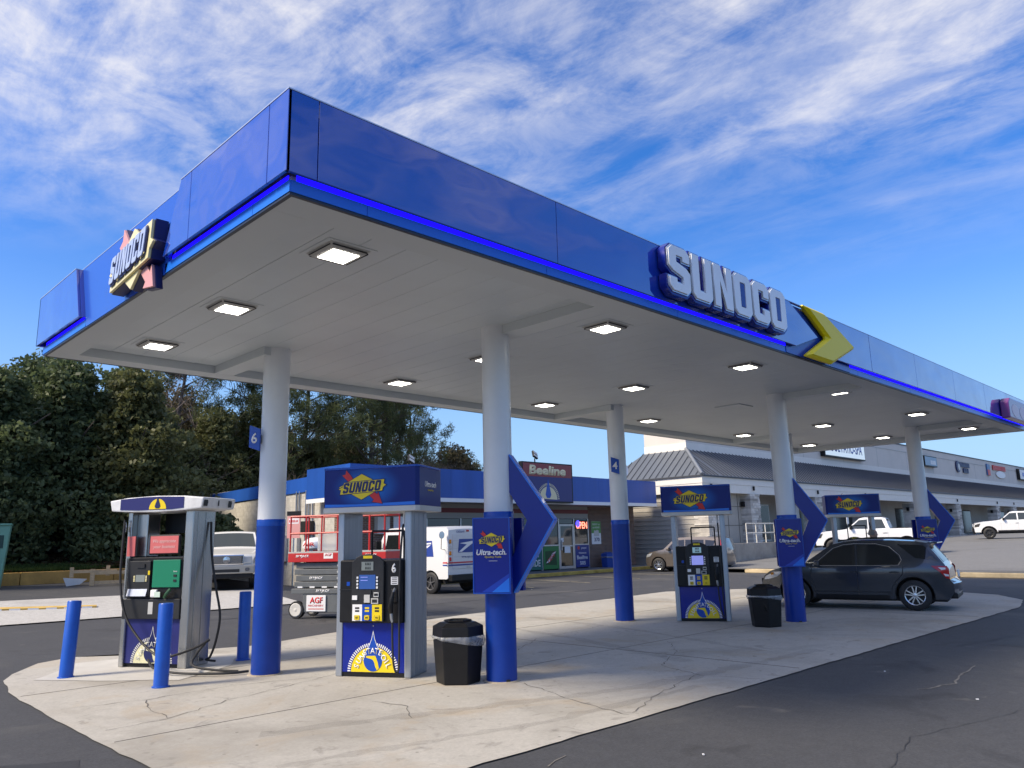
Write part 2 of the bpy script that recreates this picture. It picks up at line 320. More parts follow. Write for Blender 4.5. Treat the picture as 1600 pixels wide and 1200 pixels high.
def emblem(parent, x, y, z, W, ymul=1., cols=None, depth=.002, step=.002, M=XZ, letters=True):
    """diamond emblem with arrow and banner; W = banner width. Faces -y of parent."""
    yl, rd, nv, bk = cols or (yellow, red_print, navy, navy)
    sc = lambda lp: [(a*W, b*W) for a, b in lp]
    dia = [(-.016, .245), (.47, .0), (-.016, -.25), (-.50, .0)]
    ban = [(-.385, .085), (.47, .125), (.455, .045), (.505, .02), (.445, -.025), (.425, -.09), (-.475, -.14), (-.455, -.055), (-.505, -.035), (-.42, .005)]
    tail = [(-.44, .235), (-.37, .25), (-.355, .33), (-.25, .215), (-.17, .10), (-.24, .03), (-.34, .14)]
    head = [(.10, -.12), (.19, -.06), (.32, -.165), (.335, -.12), (.42, -.335), (.215, -.30), (.25, -.265)]
    Mv = lambda k: (x, y-k*step if M is XZ else y, z)
    o = []
    for k, (nm, lp, mm, off) in enumerate((('emblem_edge', [tail], bk, .012*W), ('emblem_edge', [head], bk, .012*W), ('arrow', [tail], rd, 0), ('arrow', [head], rd, 0),
                                      ('emblem_edge', [dia], bk, .010*W), ('diamond', [dia], yl, 0), ('emblem_edge', [ban], bk, .012*W), ('banner', [ban], yl, 0))):
        kk = (0, 0, 1, 1, 2, 3, 4, 5)[k]
        o.append(put(nm, flat([sc(l) for l in lp], depth, off), mm, parent, *Mv(kk+1), M=M))
    if letters:
        lo, lh = block_loops('SUNOCO', .10, .22); tw = .80*W; rot = .045
        loops = [[(p[0]*tw, p[1]*tw*1.08+p[0]*tw*rot) for p in lp] for g in lo for lp in g]
        o.append(put('lettering', flat(loops, depth), nv, parent, Mv(6+1)[0]-.005*W, Mv(7)[1], z-.004*W, M=M))
    return o

def strokes(name, m, parent, x, y, z, width, height, n, depth=.01):
    """a run of upright marks standing in for lettering that is too blurred to read"""
    loops = []
    for k in range(n):
        a = -width/2+width*k/n; w_ = width/n*.74; loops.append([(a, -height/2), (a+w_, -height/2), (a+w_*random.uniform(.7, 1), height/2), (a+w_*random.uniform(0, .3), height/2)])
    return put(name, flat(loops, depth), m, parent, x, y, z)
# ------------------------------------------------------------------ ground
def sstep(a, b, x):
    t = np.clip((x-a)/(b-a), 0, 1); return t*t*(3-2*t)
def G(x, y):
    return .055*np.clip(np.asarray(y, float)-21, 0, 14)*(1-sstep(13., 17., np.asarray(x, float)))
def sheet(name, xs, ys, zf, m, uvclip=None):
    X, Y = np.meshgrid(xs, ys, indexing='ij'); Z = zf(X, Y); nx, ny = len(xs), len(ys)
    vs = np.stack([X.ravel(), Y.ravel(), Z.ravel()], 1).tolist()
    fs = [(i*ny+j, (i+1)*ny+j, (i+1)*ny+j+1, i*ny+j+1) for i in range(nx-1) for j in range(ny-1)]
    me = bpy.data.meshes.new(name); me.from_pydata(vs, [], fs); me.polygons.foreach_set('use_smooth', [True]*len(fs)); return link(name, me, m)
gx = np.concatenate([[-900, -300, -100, -50], np.arange(-30, 40, 1.), [45, 60, 100, 200, 400, 1500]])
gy = np.concatenate([[-900, -300, -100, -40], np.arange(-10, 42, 1.), [50, 80, 150, 400, 1500]])
struct(sheet('ground', gx, gy, lambda x, y: G(x, y), asphalt))
def poly_sheet(name, pts, z, m, zf=None):
    bm = bmesh.new(); vs = [bm.verts.new((x, y, z)) for x, y in pts]; f = bm.faces.new(vs)
    bmesh.ops.triangulate(bm, faces=[f])
    me = bpy.data.meshes.new(name); bm.to_mesh(me); bm.free()
    return link(name, me, m)
def wob(pts, step=.22, amp=.014):
    out = []
    for i, p in enumerate(pts):
        q = pts[(i+1) % len(pts)]; d = math.dist(p, q); n = max(1, int(d/step))
        for k in range(n):
            t = k/n; out.append((p[0]+(q[0]-p[0])*t+random.uniform(-amp, amp), p[1]+(q[1]-p[1])*t+random.uniform(-amp, amp)))
    return out
pad_pts = [(2.54, 4.76), (20.0, 4.62), (21.9, 4.98), (23.3, 5.85), (24.0, 7.2), (24.4, 9.6), (23.6, 12.0), (20.6, 14.2), (17.1, 13.95), (12.7, 14.1), (8.6, 13.6), (6.56, 13.05), (5.9, 13.25), (4.6, 13.75), (4.05, 14.25), (3.5, 13.95), (2.95, 13.05), (2.73, 12.5), (2.55, 11.2), (2.5, 8)]
pad = struct(poly_sheet('concrete_pad', wob(pad_pts), .012, concrete))
struct(poly_sheet('concrete_patch', wob([(3.0, 12.2), (3.75, 11.15), (4.3, 10.55), (5.3, 11.2), (5.9, 12.3), (4.9, 13.3), (3.9, 13.4)], .3, .03), .017, mat('new_concrete', (.50, .485, .45), .8, var=.08, vscale=2, bump=.1)))
def crack(pts, wd=.007):
    m = MB(); P = []
    for i in range(len(pts)-1):
        p, q = pts[i], pts[i+1]; n = max(2, int(math.dist(p, q)/.12))
        for k in range(n):
            t = k/n; a = .03; P.append((p[0]+(q[0]-p[0])*t+random.uniform(-a, a), p[1]+(q[1]-p[1])*t+random.uniform(-a, a)))
    P.append(pts[-1])
    for i in range(len(P)-1):
        d = Vector((P[i+1][0]-P[i][0], P[i+1][1]-P[i][1], 0)); nn = Vector((-d.y, d.x, 0)).normalized()*wd*random.uniform(.3, .9)
        a, b = Vector((*P[i], .0165)), Vector((*P[i+1], .0165)); m.add([a-nn, a+nn, b+nn, b-nn], [(0, 1, 2, 3)])
    m.done('crack', mat('crack_dark', (.13, .12, .105), .9), pad)
for c in ([(2.7, 9.75), (3.5, 9.55), (4.6, 9.6), (5.5, 9.3)], [(2.7, 8.3), (3.3, 8.35), (4.1, 8.75), (5.0, 9.0), (6.1, 9.4)], [(3.3, 8.4), (3.35, 9.0), (3.5, 9.5)], [(6.3, 4.85), (6.6, 6.0), (7.0, 7.2)], [(8.8, 4.8), (8.6, 5.5), (8.95, 6.3), (10.2, 6.9), (11.0, 7.6)],
          [(6.4, 4.9), (7.4, 5.25), (8.65, 5.55)], [(8.3, 8.6), (10.0, 9.6), (12.2, 9.9)], [(7.7, 13.0), (8.3, 10.8), (8.5, 9.5)], [(15.9, 5.0), (16.3, 7.5), (16.0, 10.5)], [(4.9, 6.4), (5.2, 6.9), (5.1, 7.4)]): crack(c)
for (xa, ya, xb, yb) in ((2.6, 7.75, 24.1, 7.75), (9.8, 4.8, 9.8, 13.6), (17.4, 4.75, 17.4, 13.9), (2.6, 11.0, 24.2, 11.0)):
    hx, hy = (0, .005) if ya == yb else (.005, 0); MB().box(xa-hx, xb+hx, ya-hy, yb+hy, .0125, .0155).done('slab_joint', mat('joint_dark', (.20, .185, .16), .9), pad)
# second pad by the trees
def quad_sheet(name, corners, m, dz, n=18):
    c = [np.array(q, float) for q in corners]; vs, fs = [], []
    for i in range(n+1):
        for j in range(n+1):
            s, t = i/n, j/n; p = (1-s)*(1-t)*c[0]+s*(1-t)*c[1]+s*t*c[2]+(1-s)*t*c[3]; vs.append((p[0], p[1], float(G(p[0], p[1]))+dz))
    fs = [(i*(n+1)+j, (i+1)*(n+1)+j, (i+1)*(n+1)+j+1, i*(n+1)+j+1) for i in range(n) for j in range(n)]
    me = bpy.data.meshes.new(name); me.from_pydata(vs, [], fs); return link(name, me, m)
struct(quad_sheet('concrete_apron', [(-18, 22.6), (12.0, 20.9), (12.6, 25.2), (-18, 30.2)], concrete_grey, .03))
# upper parking lot on the right with its kerb
def LOT(x): return .16+np.interp(x, [32, 44, 66, 84], [0, .34, .78, .98])
struct(sheet('parking_lot', np.array([32.6, 36, 40, 44, 50, 58, 66, 75, 84, 100, 140]), np.array([-60, -20, 0, 8, 14, 18, 22.2]), lambda x, y: LOT(x)+0*y, old_asphalt))
kc = mat('kerb_concrete', (.50, .40, .25), .85, var=.25, vscale=1.5, bump=.2)
for i, (ya, yb) in enumerate([(-3 + 3*k, -.04+3*k) for k in range(7)]):
    xa, xb = 30.3+.2*ya**1.0*.55, 30.3+.2*yb*.55
    m = MB(); m.add([(xa, ya, 0), (xa+.3, ya, 0), (xb+.3, yb, 0), (xb, yb, 0), (xa, ya, .17), (xa+.3, ya, .17), (xb+.3, yb, .17), (xb, yb, .17)], [(0, 1, 2, 3), (4, 7, 6, 5), (0, 4, 5, 1), (2, 6, 7, 3), (1, 5, 6, 2), (0, 3, 7, 4)])
    o = m.done('kerb', kc, bevel=.03); struct(o)
struct(poly_sheet('lot_verge', [(30.55, -20), (33, -20), (33, 22), (32.3, 19)], .165, old_asphalt))
# low painted bump on the far apron, parking stripes
bump_o = MB(); 
bp = [(4.2, 24.9), (7.2, 23.6), (7.1, 23.3), (4.0, 24.5)]
zz = float(G(5.5, 24))
bump_o.add([(x, y, zz-.2+.0*i) for i, (x, y) in enumerate(bp)]+[(x, y, float(G(x, y))+.07) for x, y in bp], [(0, 1, 2, 3), (7, 6, 5, 4), (0, 4, 5, 1), (1, 5, 6, 2), (2, 6, 7, 3), (3, 7, 4, 0)])
ob = bump_o.done('wheel_stop', mat('wheel_stop_yellow', (.55, .36, .10), .8, var=.3, vscale=3)); tag(ob, 'low worn yellow wheel stop lying on the pale concrete apron', 'wheel stop')
for k in range(8):
    m = MB(); t0, t1 = k/8+.02, k/8+.095
    a = Vector((4.0, 24.5, 0)).lerp(Vector((7.1, 23.3, 0)), t0); b = Vector((4.0, 24.5, 0)).lerp(Vector((7.1, 23.3, 0)), t1); dn = Vector((-.36, -.93, 0))*.006
    za, zb_ = float(G(a.x, a.y)), float(G(b.x, b.y)); m.add([a+dn+Vector((0, 0, za-.02)), b+dn+Vector((0, 0, zb_-.02)), b+dn+Vector((0, 0, zb_+.068)), a+dn+Vector((0, 0, za+.068))], [(0, 1, 2, 3)])
    m.done('white_dash', white_print, ob)
stripe = mat('stripe_paint', (.34, .30, .20), .85, var=.4, vscale=4)
for (xa, xb) in ((21.5, 20.3), (24.5, 23.4), (27.5, 26.6), (30.2, 29.5)):
    o = MB().add([(xa, 24.3, .005), (xa+.1, 24.3, .005), (xb+.1, 19.6, .005), (xb, 19.6, .005)], [(0, 1, 2, 3)]).done('parking_stripe', stripe); struct(o)
# litter flecks on the asphalt
for (x, y) in ((19.5, 18.9), (22.0, 17.4), (20.1, 20.2), (3.2, 18.2), (6.1, 17.3), (10.2, 3.9), (5.6, 3.6), (9.1, 2.6), (14.0, 3.1)):
    a = random.uniform(0, 6); s = random.uniform(.008, .018)
    o = MB().box(-s, s, -s*.6, s*.6, .014, .022).done('litter', white_print, None, loc=(x, y, .0 if y > 5 else -.006), rotz=a); tag(o, 'small pale scrap of litter on the asphalt', 'litter', 'litter flecks on asphalt')

dust = mat('dust_line', (.17, .16, .145), .95, var=.4, vscale=9); seal = mat('sealed_asphalt', (.030, .031, .034), .7, var=.3, vscale=2, bump=.15)
def ribbon(name, pts, wd, m, z=.005, par=None):
    q = MB()
    P = []
    for p, r_ in zip(pts[:-1], pts[1:]):
        k_ = max(2, int(math.dist(p, r_)/.15)); P += [(p[0]+(r_[0]-p[0])*t/k_+random.gauss(0, .018), p[1]+(r_[1]-p[1])*t/k_+random.gauss(0, .018)) for t in range(k_)]
    P.append(pts[-1]); V = []; F = []
    for i, p in enumerate(P):
        a_, b_ = P[max(0, i-1)], P[min(len(P)-1, i+1)]; d = Vector((b_[0]-a_[0], b_[1]-a_[1])); d.normalize(); w_ = wd*random.uniform(.35, 1); V += [(p[0]-d.y*w_, p[1]+d.x*w_, z), (p[0]+d.y*w_, p[1]-d.x*w_, z)]
        if i: F.append((2*i-2, 2*i-1, 2*i+1, 2*i))
    q.add(V, F); o_ = q.done(name, m, par); return o_
for k_, (pts, wd, mm) in enumerate((([(9.3, 3.2), (9.9, 3.05), (10.6, 3.15)], .018, dust), ([(10.6, 3.15), (11.3, 3.2)], .012, dust), ([(4.6, 4.35), (4.9, 4.42)], .01, dust), ([(8, 18.5), (14, 17.2), (22, 16.8)], .04, seal), ([(13, 3.9), (17, 3.0), (24, 2.6)], .010, seal), ([(5.2, 2.2), (7.2, 2.6), (9.4, 2.0)], .004, seal), ([(1.2, 9.0), (1.6, 11.5), (1.3, 14.5)], .03, seal), ([(20, 22), (24, 20.8), (29, 21)], .04, seal))): struct(ribbon('asphalt_crack', pts, wd, mm, .004+.0006*k_))
for pts in ([(0.9, 5.2), (2.0, 5.4), (2.2, 7.4), (1.3, 8.0), (.7, 6.6)], [(11.2, 15.5), (13.6, 15.2), (14.0, 17.4), (11.6, 17.8)], [(13.2, 2.2), (15.4, 2.4), (15.2, 3.7), (13.5, 3.6)]): struct(poly_sheet('asphalt_patch', wob(pts, .2, .03), .0035, seal))
for (pts, wd) in (([(3.6, 7.0), (7.6, 5.6), (11.5, 5.3)], .16), ([(9.4, 6.2), (10.4, 9.0), (11.2, 12.6)], .14), ([(10.9, 5.9), (12.0, 9.0), (12.7, 12.4)], .12), ([(3.2, 5.9), (5.6, 5.3), (8.0, 5.15)], .10)):
    o_ = ribbon('tyre_mark', pts, wd, MATS.get('tyre_mark_m') or mat('tyre_mark_m', (.16, .15, .135), .85, var=.5, vscale=7, alpha=.11), .0138, pad)
# ------------------------------------------------------------------ canopy
X0, Y0, X1, Y1, ZB, ZD, ZF, ZT, OV = 2.70, 5.10, 25.39, 11.96, 4.357, 4.477, 4.497, 5.182, .086
can = thing('canopy', 'long flat filling station canopy with glossy blue fascia and white underside', 'canopy', (14, 8.5, ZB), world=True)
# soffit planks running across
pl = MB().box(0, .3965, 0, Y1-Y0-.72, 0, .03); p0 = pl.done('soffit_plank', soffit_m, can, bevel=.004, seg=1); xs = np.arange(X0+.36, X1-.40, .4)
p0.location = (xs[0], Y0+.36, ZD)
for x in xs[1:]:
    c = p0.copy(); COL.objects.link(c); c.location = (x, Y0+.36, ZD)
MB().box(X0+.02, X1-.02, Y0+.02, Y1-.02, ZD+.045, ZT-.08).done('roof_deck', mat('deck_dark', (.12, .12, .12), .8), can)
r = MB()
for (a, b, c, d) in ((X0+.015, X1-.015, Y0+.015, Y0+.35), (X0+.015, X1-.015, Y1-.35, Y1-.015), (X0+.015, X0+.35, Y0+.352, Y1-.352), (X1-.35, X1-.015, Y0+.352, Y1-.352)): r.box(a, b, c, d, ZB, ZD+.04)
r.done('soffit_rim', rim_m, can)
CF = [(6.86+7.896*k, 7.20) for k in range(3)]; CR = [(5.24+7.896*k, 10.09) for k in range(3)]
for (x, y) in CF: MB().box(x-.04, x+.26, Y0+.352, y+.1, ZB+.002, ZD-.001).done('beam', rim_m, can)
for (x, y) in CR: MB().box(x-.26, x+.04, y-.1, Y1-.352, ZB+.002, ZD-.001).done('beam', rim_m, can)
# lower light blue band, LED strip, dark drip edge
seams = [X0, 3.4, 5.6, 8.0, 10.4, 13.6, 16.2, 18.9, 21.6, X1]
for a, b in zip(seams[:-1], seams[1:]):
    MB().box(a+.003, b-.003, Y0-.012, Y0+.012, ZB+.018, ZB+.115).done('band_panel', light_blue, can)
for a, b in ((Y0-.012, 5.7), (5.7, 7.57), (10.08, Y1+.012)):
    MB().box(X0-.012, X0+.012, a+.003, b-.003, ZB+.018, ZB+.115).done('band_panel', light_blue, can)
MB().box(X1-.012, X1+.012, Y0, Y1, ZB+.018, ZB+.115).done('band_panel', light_blue, can)
MB().box(X0, X1, Y1-.012, Y1+.012, ZB+.018, ZB+.115).done('band_panel', light_blue, can)
drip = MB()
for q in ((X0-.005, X1+.005, Y0-.006, Y0+.03), (X0-.005, X1+.005, Y1-.03, Y1+.006), (X0-.005, X0+.03, Y0+.03, Y1-.03), (X1-.03, X1+.005, Y0+.03, Y1-.03)): drip.box(*q, ZB-.004, ZB+.0175)
drip.done('drip_edge', mat('drip_dark', (.01, .02, .04), .4), can)
MB().box(X0+.06, 11.05, Y0+.01, Y0+.05, ZB+.11, ZF+.04).done('led_strip', led_blue, can)
MB().box(12.45, X1-.05, Y0+.01, Y0+.05, ZB+.11, ZF+.04).done('led_strip', led_blue, can)
MB().box(X0+.01, X0+.05, Y0+.06, 7.45, ZB+.11, ZF+.04).done('led_strip', led_blue, can)
MB().box(X0+.01, X0+.05, 10.12, Y1-.05, ZB+.11, ZF+.04).done('led_strip', led_blue, can)
trim_m = mat('silver_trim', (.6, .63, .68), .25, .6)
def fpanel(poly, axis, at, th=.03):
    return MB().prism(poly, axis, at, at+th).done('fascia_panel', fascia_m, can, bevel=.003, seg=1)
FY = Y0-OV
fx = [X0-OV, 2.885, 5.70, 8.4]
for a, b in zip(fx[:-1], fx[1:]): fpanel([(a+.004, ZF), (b-.004, ZF), (b-.004, ZT), (a+.004, ZT)], 'y', FY)
fpanel([(8.404, ZF), (11.12, ZF), (11.93, 4.76), (11.0, ZT), (8.404, ZT)], 'y', FY)
fpanel([(12.30, ZF), (14.10, ZF), (14.10, ZT), (12.35, ZT), (13.20, 4.82)], 'y', FY)
fx = [14.11, 16.45, 18.9, 21.3, 23.4, X1+OV]
for a, b in zip(fx[:-1], fx[1:]): fpanel([(a+.004, ZF), (b-.004, ZF), (b-.004, ZT), (a+.004, ZT)], 'y', FY)
MB().box(10.9, 13.25, Y0-.022, Y0-.013, ZB+.02, ZT-.004).done('recess_panel', sign_blue2, can)
FX = X0-OV
fpanel([(Y0-OV, ZF), (5.32, ZF), (5.32, ZT), (Y0-OV, ZT)], 'x', FX); fpanel([(5.33, ZF), (6.845, ZF), (6.845, ZT), (5.33, ZT)], 'x', FX)
fpanel([(6.855, ZF), (7.45, ZF), (7.10, ZT), (6.855, ZT)], 'x', FX)
fpanel([(10.12, ZF), (Y1+OV, ZF), (Y1+OV, ZT), (10.40, ZT)], 'x', FX)
MB().prism([(7.56, ZB+.01), (10.06, ZB+.01), (10.39, ZT-.003), (7.12, ZT-.003)], 'x', X0-.012, X0+.01).done('recess_panel', mat('recess_blue', (.004, .085, .50), .25, coat=.3), can)
for pl_ in ([(7.43, ZF), (7.475, ZF), (7.125, ZT-.004), (7.08, ZT-.004)], [(10.095, ZF), (10.14, ZF), (10.42, ZT-.004), (10.375, ZT-.004)]): MB().prism(pl_, 'x', FX+.031, X0-.0125).done('recess_jamb', fascia_m, can)
fpanel([(X0-OV, ZF), (X1+OV, ZF), (X1+OV, ZT), (X0-OV, ZT)], 'y', Y1+OV-.03); fpanel([(Y0-OV+.04, ZF), (Y1+OV-.04, ZF), (Y1+OV-.04, ZT), (Y0-OV+.04, ZT)], 'x', X1+OV-.03)
cp = MB()
for q in ((X0-OV-.004, X1+OV, Y0-OV-.004, Y0-OV+.05), (X0-OV-.004, X1+OV, Y1+OV-.05, Y1+OV), (X0-OV-.004, X0-OV+.05, Y0-OV+.05, 7.10), (X0-OV-.004, X0-OV+.05, 10.40, Y1+OV-.05), (X0-.014, X0+.03, 7.10, 10.40), (X1+OV-.05, X1+OV, Y0-OV+.05, Y1+OV-.05)): cp.box(*q, ZT+.001, ZT+.012)
cp.done('top_trim', trim_m, can)

# ------------------------------------------------------------------ fascia signs
sg = thing('canopy_sign', 'raised pale block letters SUNOCO on blue backing, on the long fascia', 'sign', (9.05, FY-.02, 4.88))
lo, lh = block_loops('SUNOCO', .06)
Wd = 3.02
for g in lo:
    lp = [[(p[0]*Wd, p[1]*Wd*.80) for p in q] for q in g]
    cx = sum(p[0] for p in lp[0])/len(lp[0])
    put('letter_backing', flat([lp[0]], .10, .036), sign_blue, sg, 0, -.05, -.010)
    put('letter_trim', flat([lp[0]], .012, .012), trim_m, sg, 0, -.107, 0)
    put('letter', flat(lp, .014, -.008), letter_white, sg, 0, -.122, 0)
    if len(lp) > 1: put('letter_centre', flat([lp[1]], .014, -.006), sign_blue, sg, 0, -.1185, 0)
ch = thing('chevron_sign', 'big folded yellow arrow pointing along the blue fascia', 'sign', (12.3, Y0-.03, 4.79))
a = [(-.93, .41), (-.18, .41), (1.0, .0), (-.02, -.42), (-.98, -.42), (-.12, -.0)]
MB().prism(a, 'y', -.13, 0).done('arrow_body', yel_sign, ch, bevel=.045, seg=1)
em = thing('emblem_sign', 'yellow diamond emblem sign with arrow and lettering, on the short fascia end', 'sign', (X0-.02, 8.12, 4.66), R(-90)); em.scale = (.93, 1, .93)
for nm, lp, mm, y0_, y1_ in (('diamond', [(-.02, .36), (.52, 0), (-.02, -.36), (-.56, 0)], pale_yellow, -.125, -.0), ('banner', [(-.50, .16), (.62, .26), (.60, .05), (.68, .0), (.58, -.06), (.56, -.16), (-.62, -.26), (-.60, -.08), (-.68, -.04), (-.56, .03)], pale_yellow, -.155, -.0),
                             ('arrow', [(-.60, .30), (-.50, .36), (-.48, .50), (-.30, .30), (-.2, .1), (-.34, .06)], pink_print, -.095, -.0), ('arrow', [(.12, -.16), (.28, -.10), (.46, -.28), (.50, -.20), (.58, -.47), (.28, -.42), (.34, -.36)], pink_print, -.095, -.0)):
    MB().prism(lp, 'y', y0_, y0_+.03).done(nm, mm, em, bevel=.006)
    sc = 1.03; MB().prism([(p[0]*sc, p[1]*sc) for p in lp], 'y', y0_+.031, y1_).done('emblem_edge', navy, em)
lo, lh = block_loops('SUNOCO', .10, .25)
put('lettering', flat([[(p[0]*1.06, p[1]*1.35+p[0]*.085) for p in lp] for g in lo for lp in g], .014, .012), navy, em, -.01, -.165, 0)
put('lettering_face', flat([[(p[0]*1.06, p[1]*1.35+p[0]*.085) for p in lp] for g in lo for lp in g], .012, -.004), mat('letter_sky', (.42, .50, .70), .3), em, -.015, -.180, .006)
pu = thing('purple_sign', 'purple rounded sign with round pale letters at the far end of the fascia', 'sign', (23.9, FY-.01, 4.70))
pm = mat('sign_purple', (.16, .012, .17), .3, coat=.4)
MB().prism([(-1.35, -.26), (1.4, -.26), (1.4, .2), (1.2, .27), (-1.15, .27), (-1.35, .15)], 'y', -.2, 0).done('panel', pm, pu, bevel=.03)
pk = mat('sign_pink', (.62, .50, .58), .4)
for x in (-.75, .02, .80): put('round_letter', flat([[(x+.34*math.cos(R(a)), -.04+.17*math.sin(R(a))) for a in range(0, 360, 15)]], .004), pk, pu, 0, -.203, 0)

# ------------------------------------------------------------------ canopy lights
LX = [3.801, 7.927, 11.66, 15.356, 19.914, 24.08]; LY = [6.172, 8.483, 10.774]
def make_light():
    t = thing('canopy_light', '', 'light')
    MB().box(-.27, .27, -.27, .27, -.004, 0).done('mounting_plate', soffit_m, t)
    m = MB(); m.add([(sx*.225, sy*.225, -.004) for sx, sy in ((-1, -1), (1, -1), (1, 1), (-1, 1))]+[(sx*.178, sy*.178, -.045) for sx, sy in ((-1, -1), (1, -1), (1, 1), (-1, 1))], [(0, 1, 5, 4), (1, 2, 6, 5), (2, 3, 7, 6), (3, 0, 4, 7), (4, 5, 6, 7)]); h = m.done('housing', lamp_grey, t)
    for s in (-1, 1):
        Mx = Matrix.Translation((0, s*.2085, -.0245)) @ Matrix.Rotation(s*R(40), 4, 'X')
        MB().box(-.19, .19, -.004, .004, -.009, .009, Mx).done('vent_grille', dark_grey, h)
        My = Matrix.Translation((s*.2085, 0, -.0245)) @ Matrix.Rotation(-s*R(40), 4, 'Y')
        MB().box(-.004, .004, -.19, .19, -.009, .009, My).done('vent_grille', dark_grey, h)
    MB().box(-.142, .142, -.142, .142, -.050, -.046).done('lens', led_lens, t)
    return t
l0 = None
for i, x in enumerate(LX):
    for j, y in enumerate(LY):
        if (i, j) == (3, 1):
            b_ = MB().box(-.3, .3, -.3, .3, -.02, 0).done('cover_plate', soffit_m, None, loc=(x, y, ZD-.001)); tag(b_, 'blank white cover plate where one underside light is missing', 'cover plate'); continue
        if l0 is None: o = l0 = make_light()
        else: o = copy_tree(l0)
        o.location = (x, y, ZD-.001); o['group'] = 'lights under the canopy'
        o['label'] = 'square lit canopy lamp, %s from the emblem end in the row %s' % (('first', 'second', 'third', 'fourth', 'fifth', 'sixth')[i], ('along the lettered fascia', 'down the middle', 'nearest the store')[j])

# ------------------------------------------------------------------ columns
for k, (x, y) in enumerate(CF+CR):
    front = k < 3
    lab = ['round blue and white column beside the black bin, pump number 6 and chevron sign', 'round blue and white column with chevron sign in front of the dark car', 'round blue and white column with chevron sign behind the dark car',
           'round blue and white column carrying the number 6 flag', 'round blue and white column carrying the number 4 flag', 'round blue and white column behind the third fuel pump'][k]
    t = thing('canopy_column', lab, 'column', (x, y, 0), 0, 'canopy columns')
    MB().lathe([(.185, 2.045), (.185, ZD)], 40).done('white_sleeve', col_white, t, smooth=True)
    MB().lathe([(.191, 0), (.191, 2.02), (.1905, 2.045)], 40).done('blue_wrap', blue_col, t, smooth=True)
    MB().lathe([(.193, 1.955), (.1935, 1.965), (.1935, 2.047), (.192, 2.05)], 40).done('top_band', sign_blue2, t, smooth=True)
    MB().lathe([(.235, .0125), (.225, .022), (.192, .026)], 32, cap=False).done('base_grout', mat('grout', (.40, .34, .26), .95, var=.35, vscale=9, bump=.5), t)
    if front:
        a = math.atan2(-y, -x)+.42
        MB().box(-.025, .025, -.01, .01, 0, .05, Matrix.Translation((.19*math.cos(a), .19*math.sin(a), .0)) @ Matrix.Rotation(a+math.pi/2, 4, 'Z')).done('drain_notch', black_print, t)
EA = math.atan2(-.872, .489)       # island direction
def flag(x, y, num, lab, dx=.05):
    t = thing('number_flag', lab, 'sign', (x, y, 0), EA)
    MB().prism([(-.30+dx, 3.36), (-.13+dx, 3.30), (-.13+dx, 2.99), (-.30+dx, 3.05)], 'y', -.235, -.205).done('panel', sign_blue2, t, bevel=.004)
    MB().box(-.18+dx*.8, -.14+dx*.8, -.204, -.10, 3.10, 3.22).done('bracket', alum, t)
    text('number', num, white_print, t, -.215+dx, -.238, 3.175, height=.15, bold=.02)
flag(*CR[0], '6', 'small blue flag reading 6 on the column next to the steel pump'); flag(*CR[1], '4', 'small blue flag reading 4 on the rear column before the convenience store', .2)
def column_sign(x, y, where):
    t = thing('column_sign', 'blue logo box and chevron on the column '+where, 'sign', (x, y, 0), EA, 'chevron signs on the front columns')
    for s in (-1, 1):
        b = MB().box(-.24, .24, s*.285-.045, s*.285+.045, 1.06, 1.975).done('sign_box', sign_blue, t, bevel=.008)
        y0_ = s*.285+s*.045
        for q in ((-.24, .24, 1.06, 1.075), (-.24, .24, 1.96, 1.975), (-.24, -.225, 1.076, 1.959), (.225, .24, 1.076, 1.959)): MB().box(q[0], q[1], min(y0_, y0_+s*.008), max(y0_, y0_+s*.008), q[2], q[3]).done('frame', sign_blue2, b)
    yy = -.3325
    put('stripe', flat([[(-.13, 1.08), (.222, 1.08), (.222, 1.30)]], .002), mat('stripe_blue', (.006, .05, .42), .2), t, 0, yy, 0)
    put('stripe', flat([[(.0, 1.08), (.222, 1.08), (.222, 1.25)]], .002), light_blue, t, 0, yy-.002, 0)
    emblem(t, 0.01, yy, 1.705, .335, depth=.0015)
    text('lettering', 'Ultra-tech.', white_print, t, 0, yy-.002, 1.555, width=.385, height=.068, bold=.03, shear=.2)
    text('small_print', 'Quality Fuels', yellow, t, .02, yy-.002, 1.495, width=.21, height=.03)
    put('rule', flat([rect(.11, .004)], .001), white_print, t, .02, yy-.002, 1.45)
    # chevron: two folded arms beside the column
    Aa, Tt, Bb, In, Au, Bu = (.17, 2.76), (.732, 1.93), (.20, 1.06), (.394, 1.93), (.165, 2.29), (.165, 1.42)
    up = [Aa, Tt, In, Au]; dn = [Tt, Bb, Bu, In]
    for pl_ in (up, dn):
        b = MB().prism(pl_, 'y', -.075, .075).done('chevron_arm', sign_blue, t)
    ed = MB()
    for (p, q) in ((Aa, Tt), (Tt, Bb)):
        d = Vector((q[0]-p[0], q[1]-p[1])).normalized(); nn = Vector((-d.y, d.x)); nn = nn if nn.x > 0 else -nn
        ed.prism([p, q, (q[0]+nn.x*.018, q[1]+nn.y*.018), (p[0]+nn.x*.018, p[1]+nn.y*.018)], 'y', -.085, .085)
    ed.done('chevron_edge', light_blue, t)
    return t
column_sign(*CF[0], 'beside the black bin'); column_sign(*CF[1], 'at the nose of the dark car'); column_sign(*CF[2], 'behind the tail of the dark car')
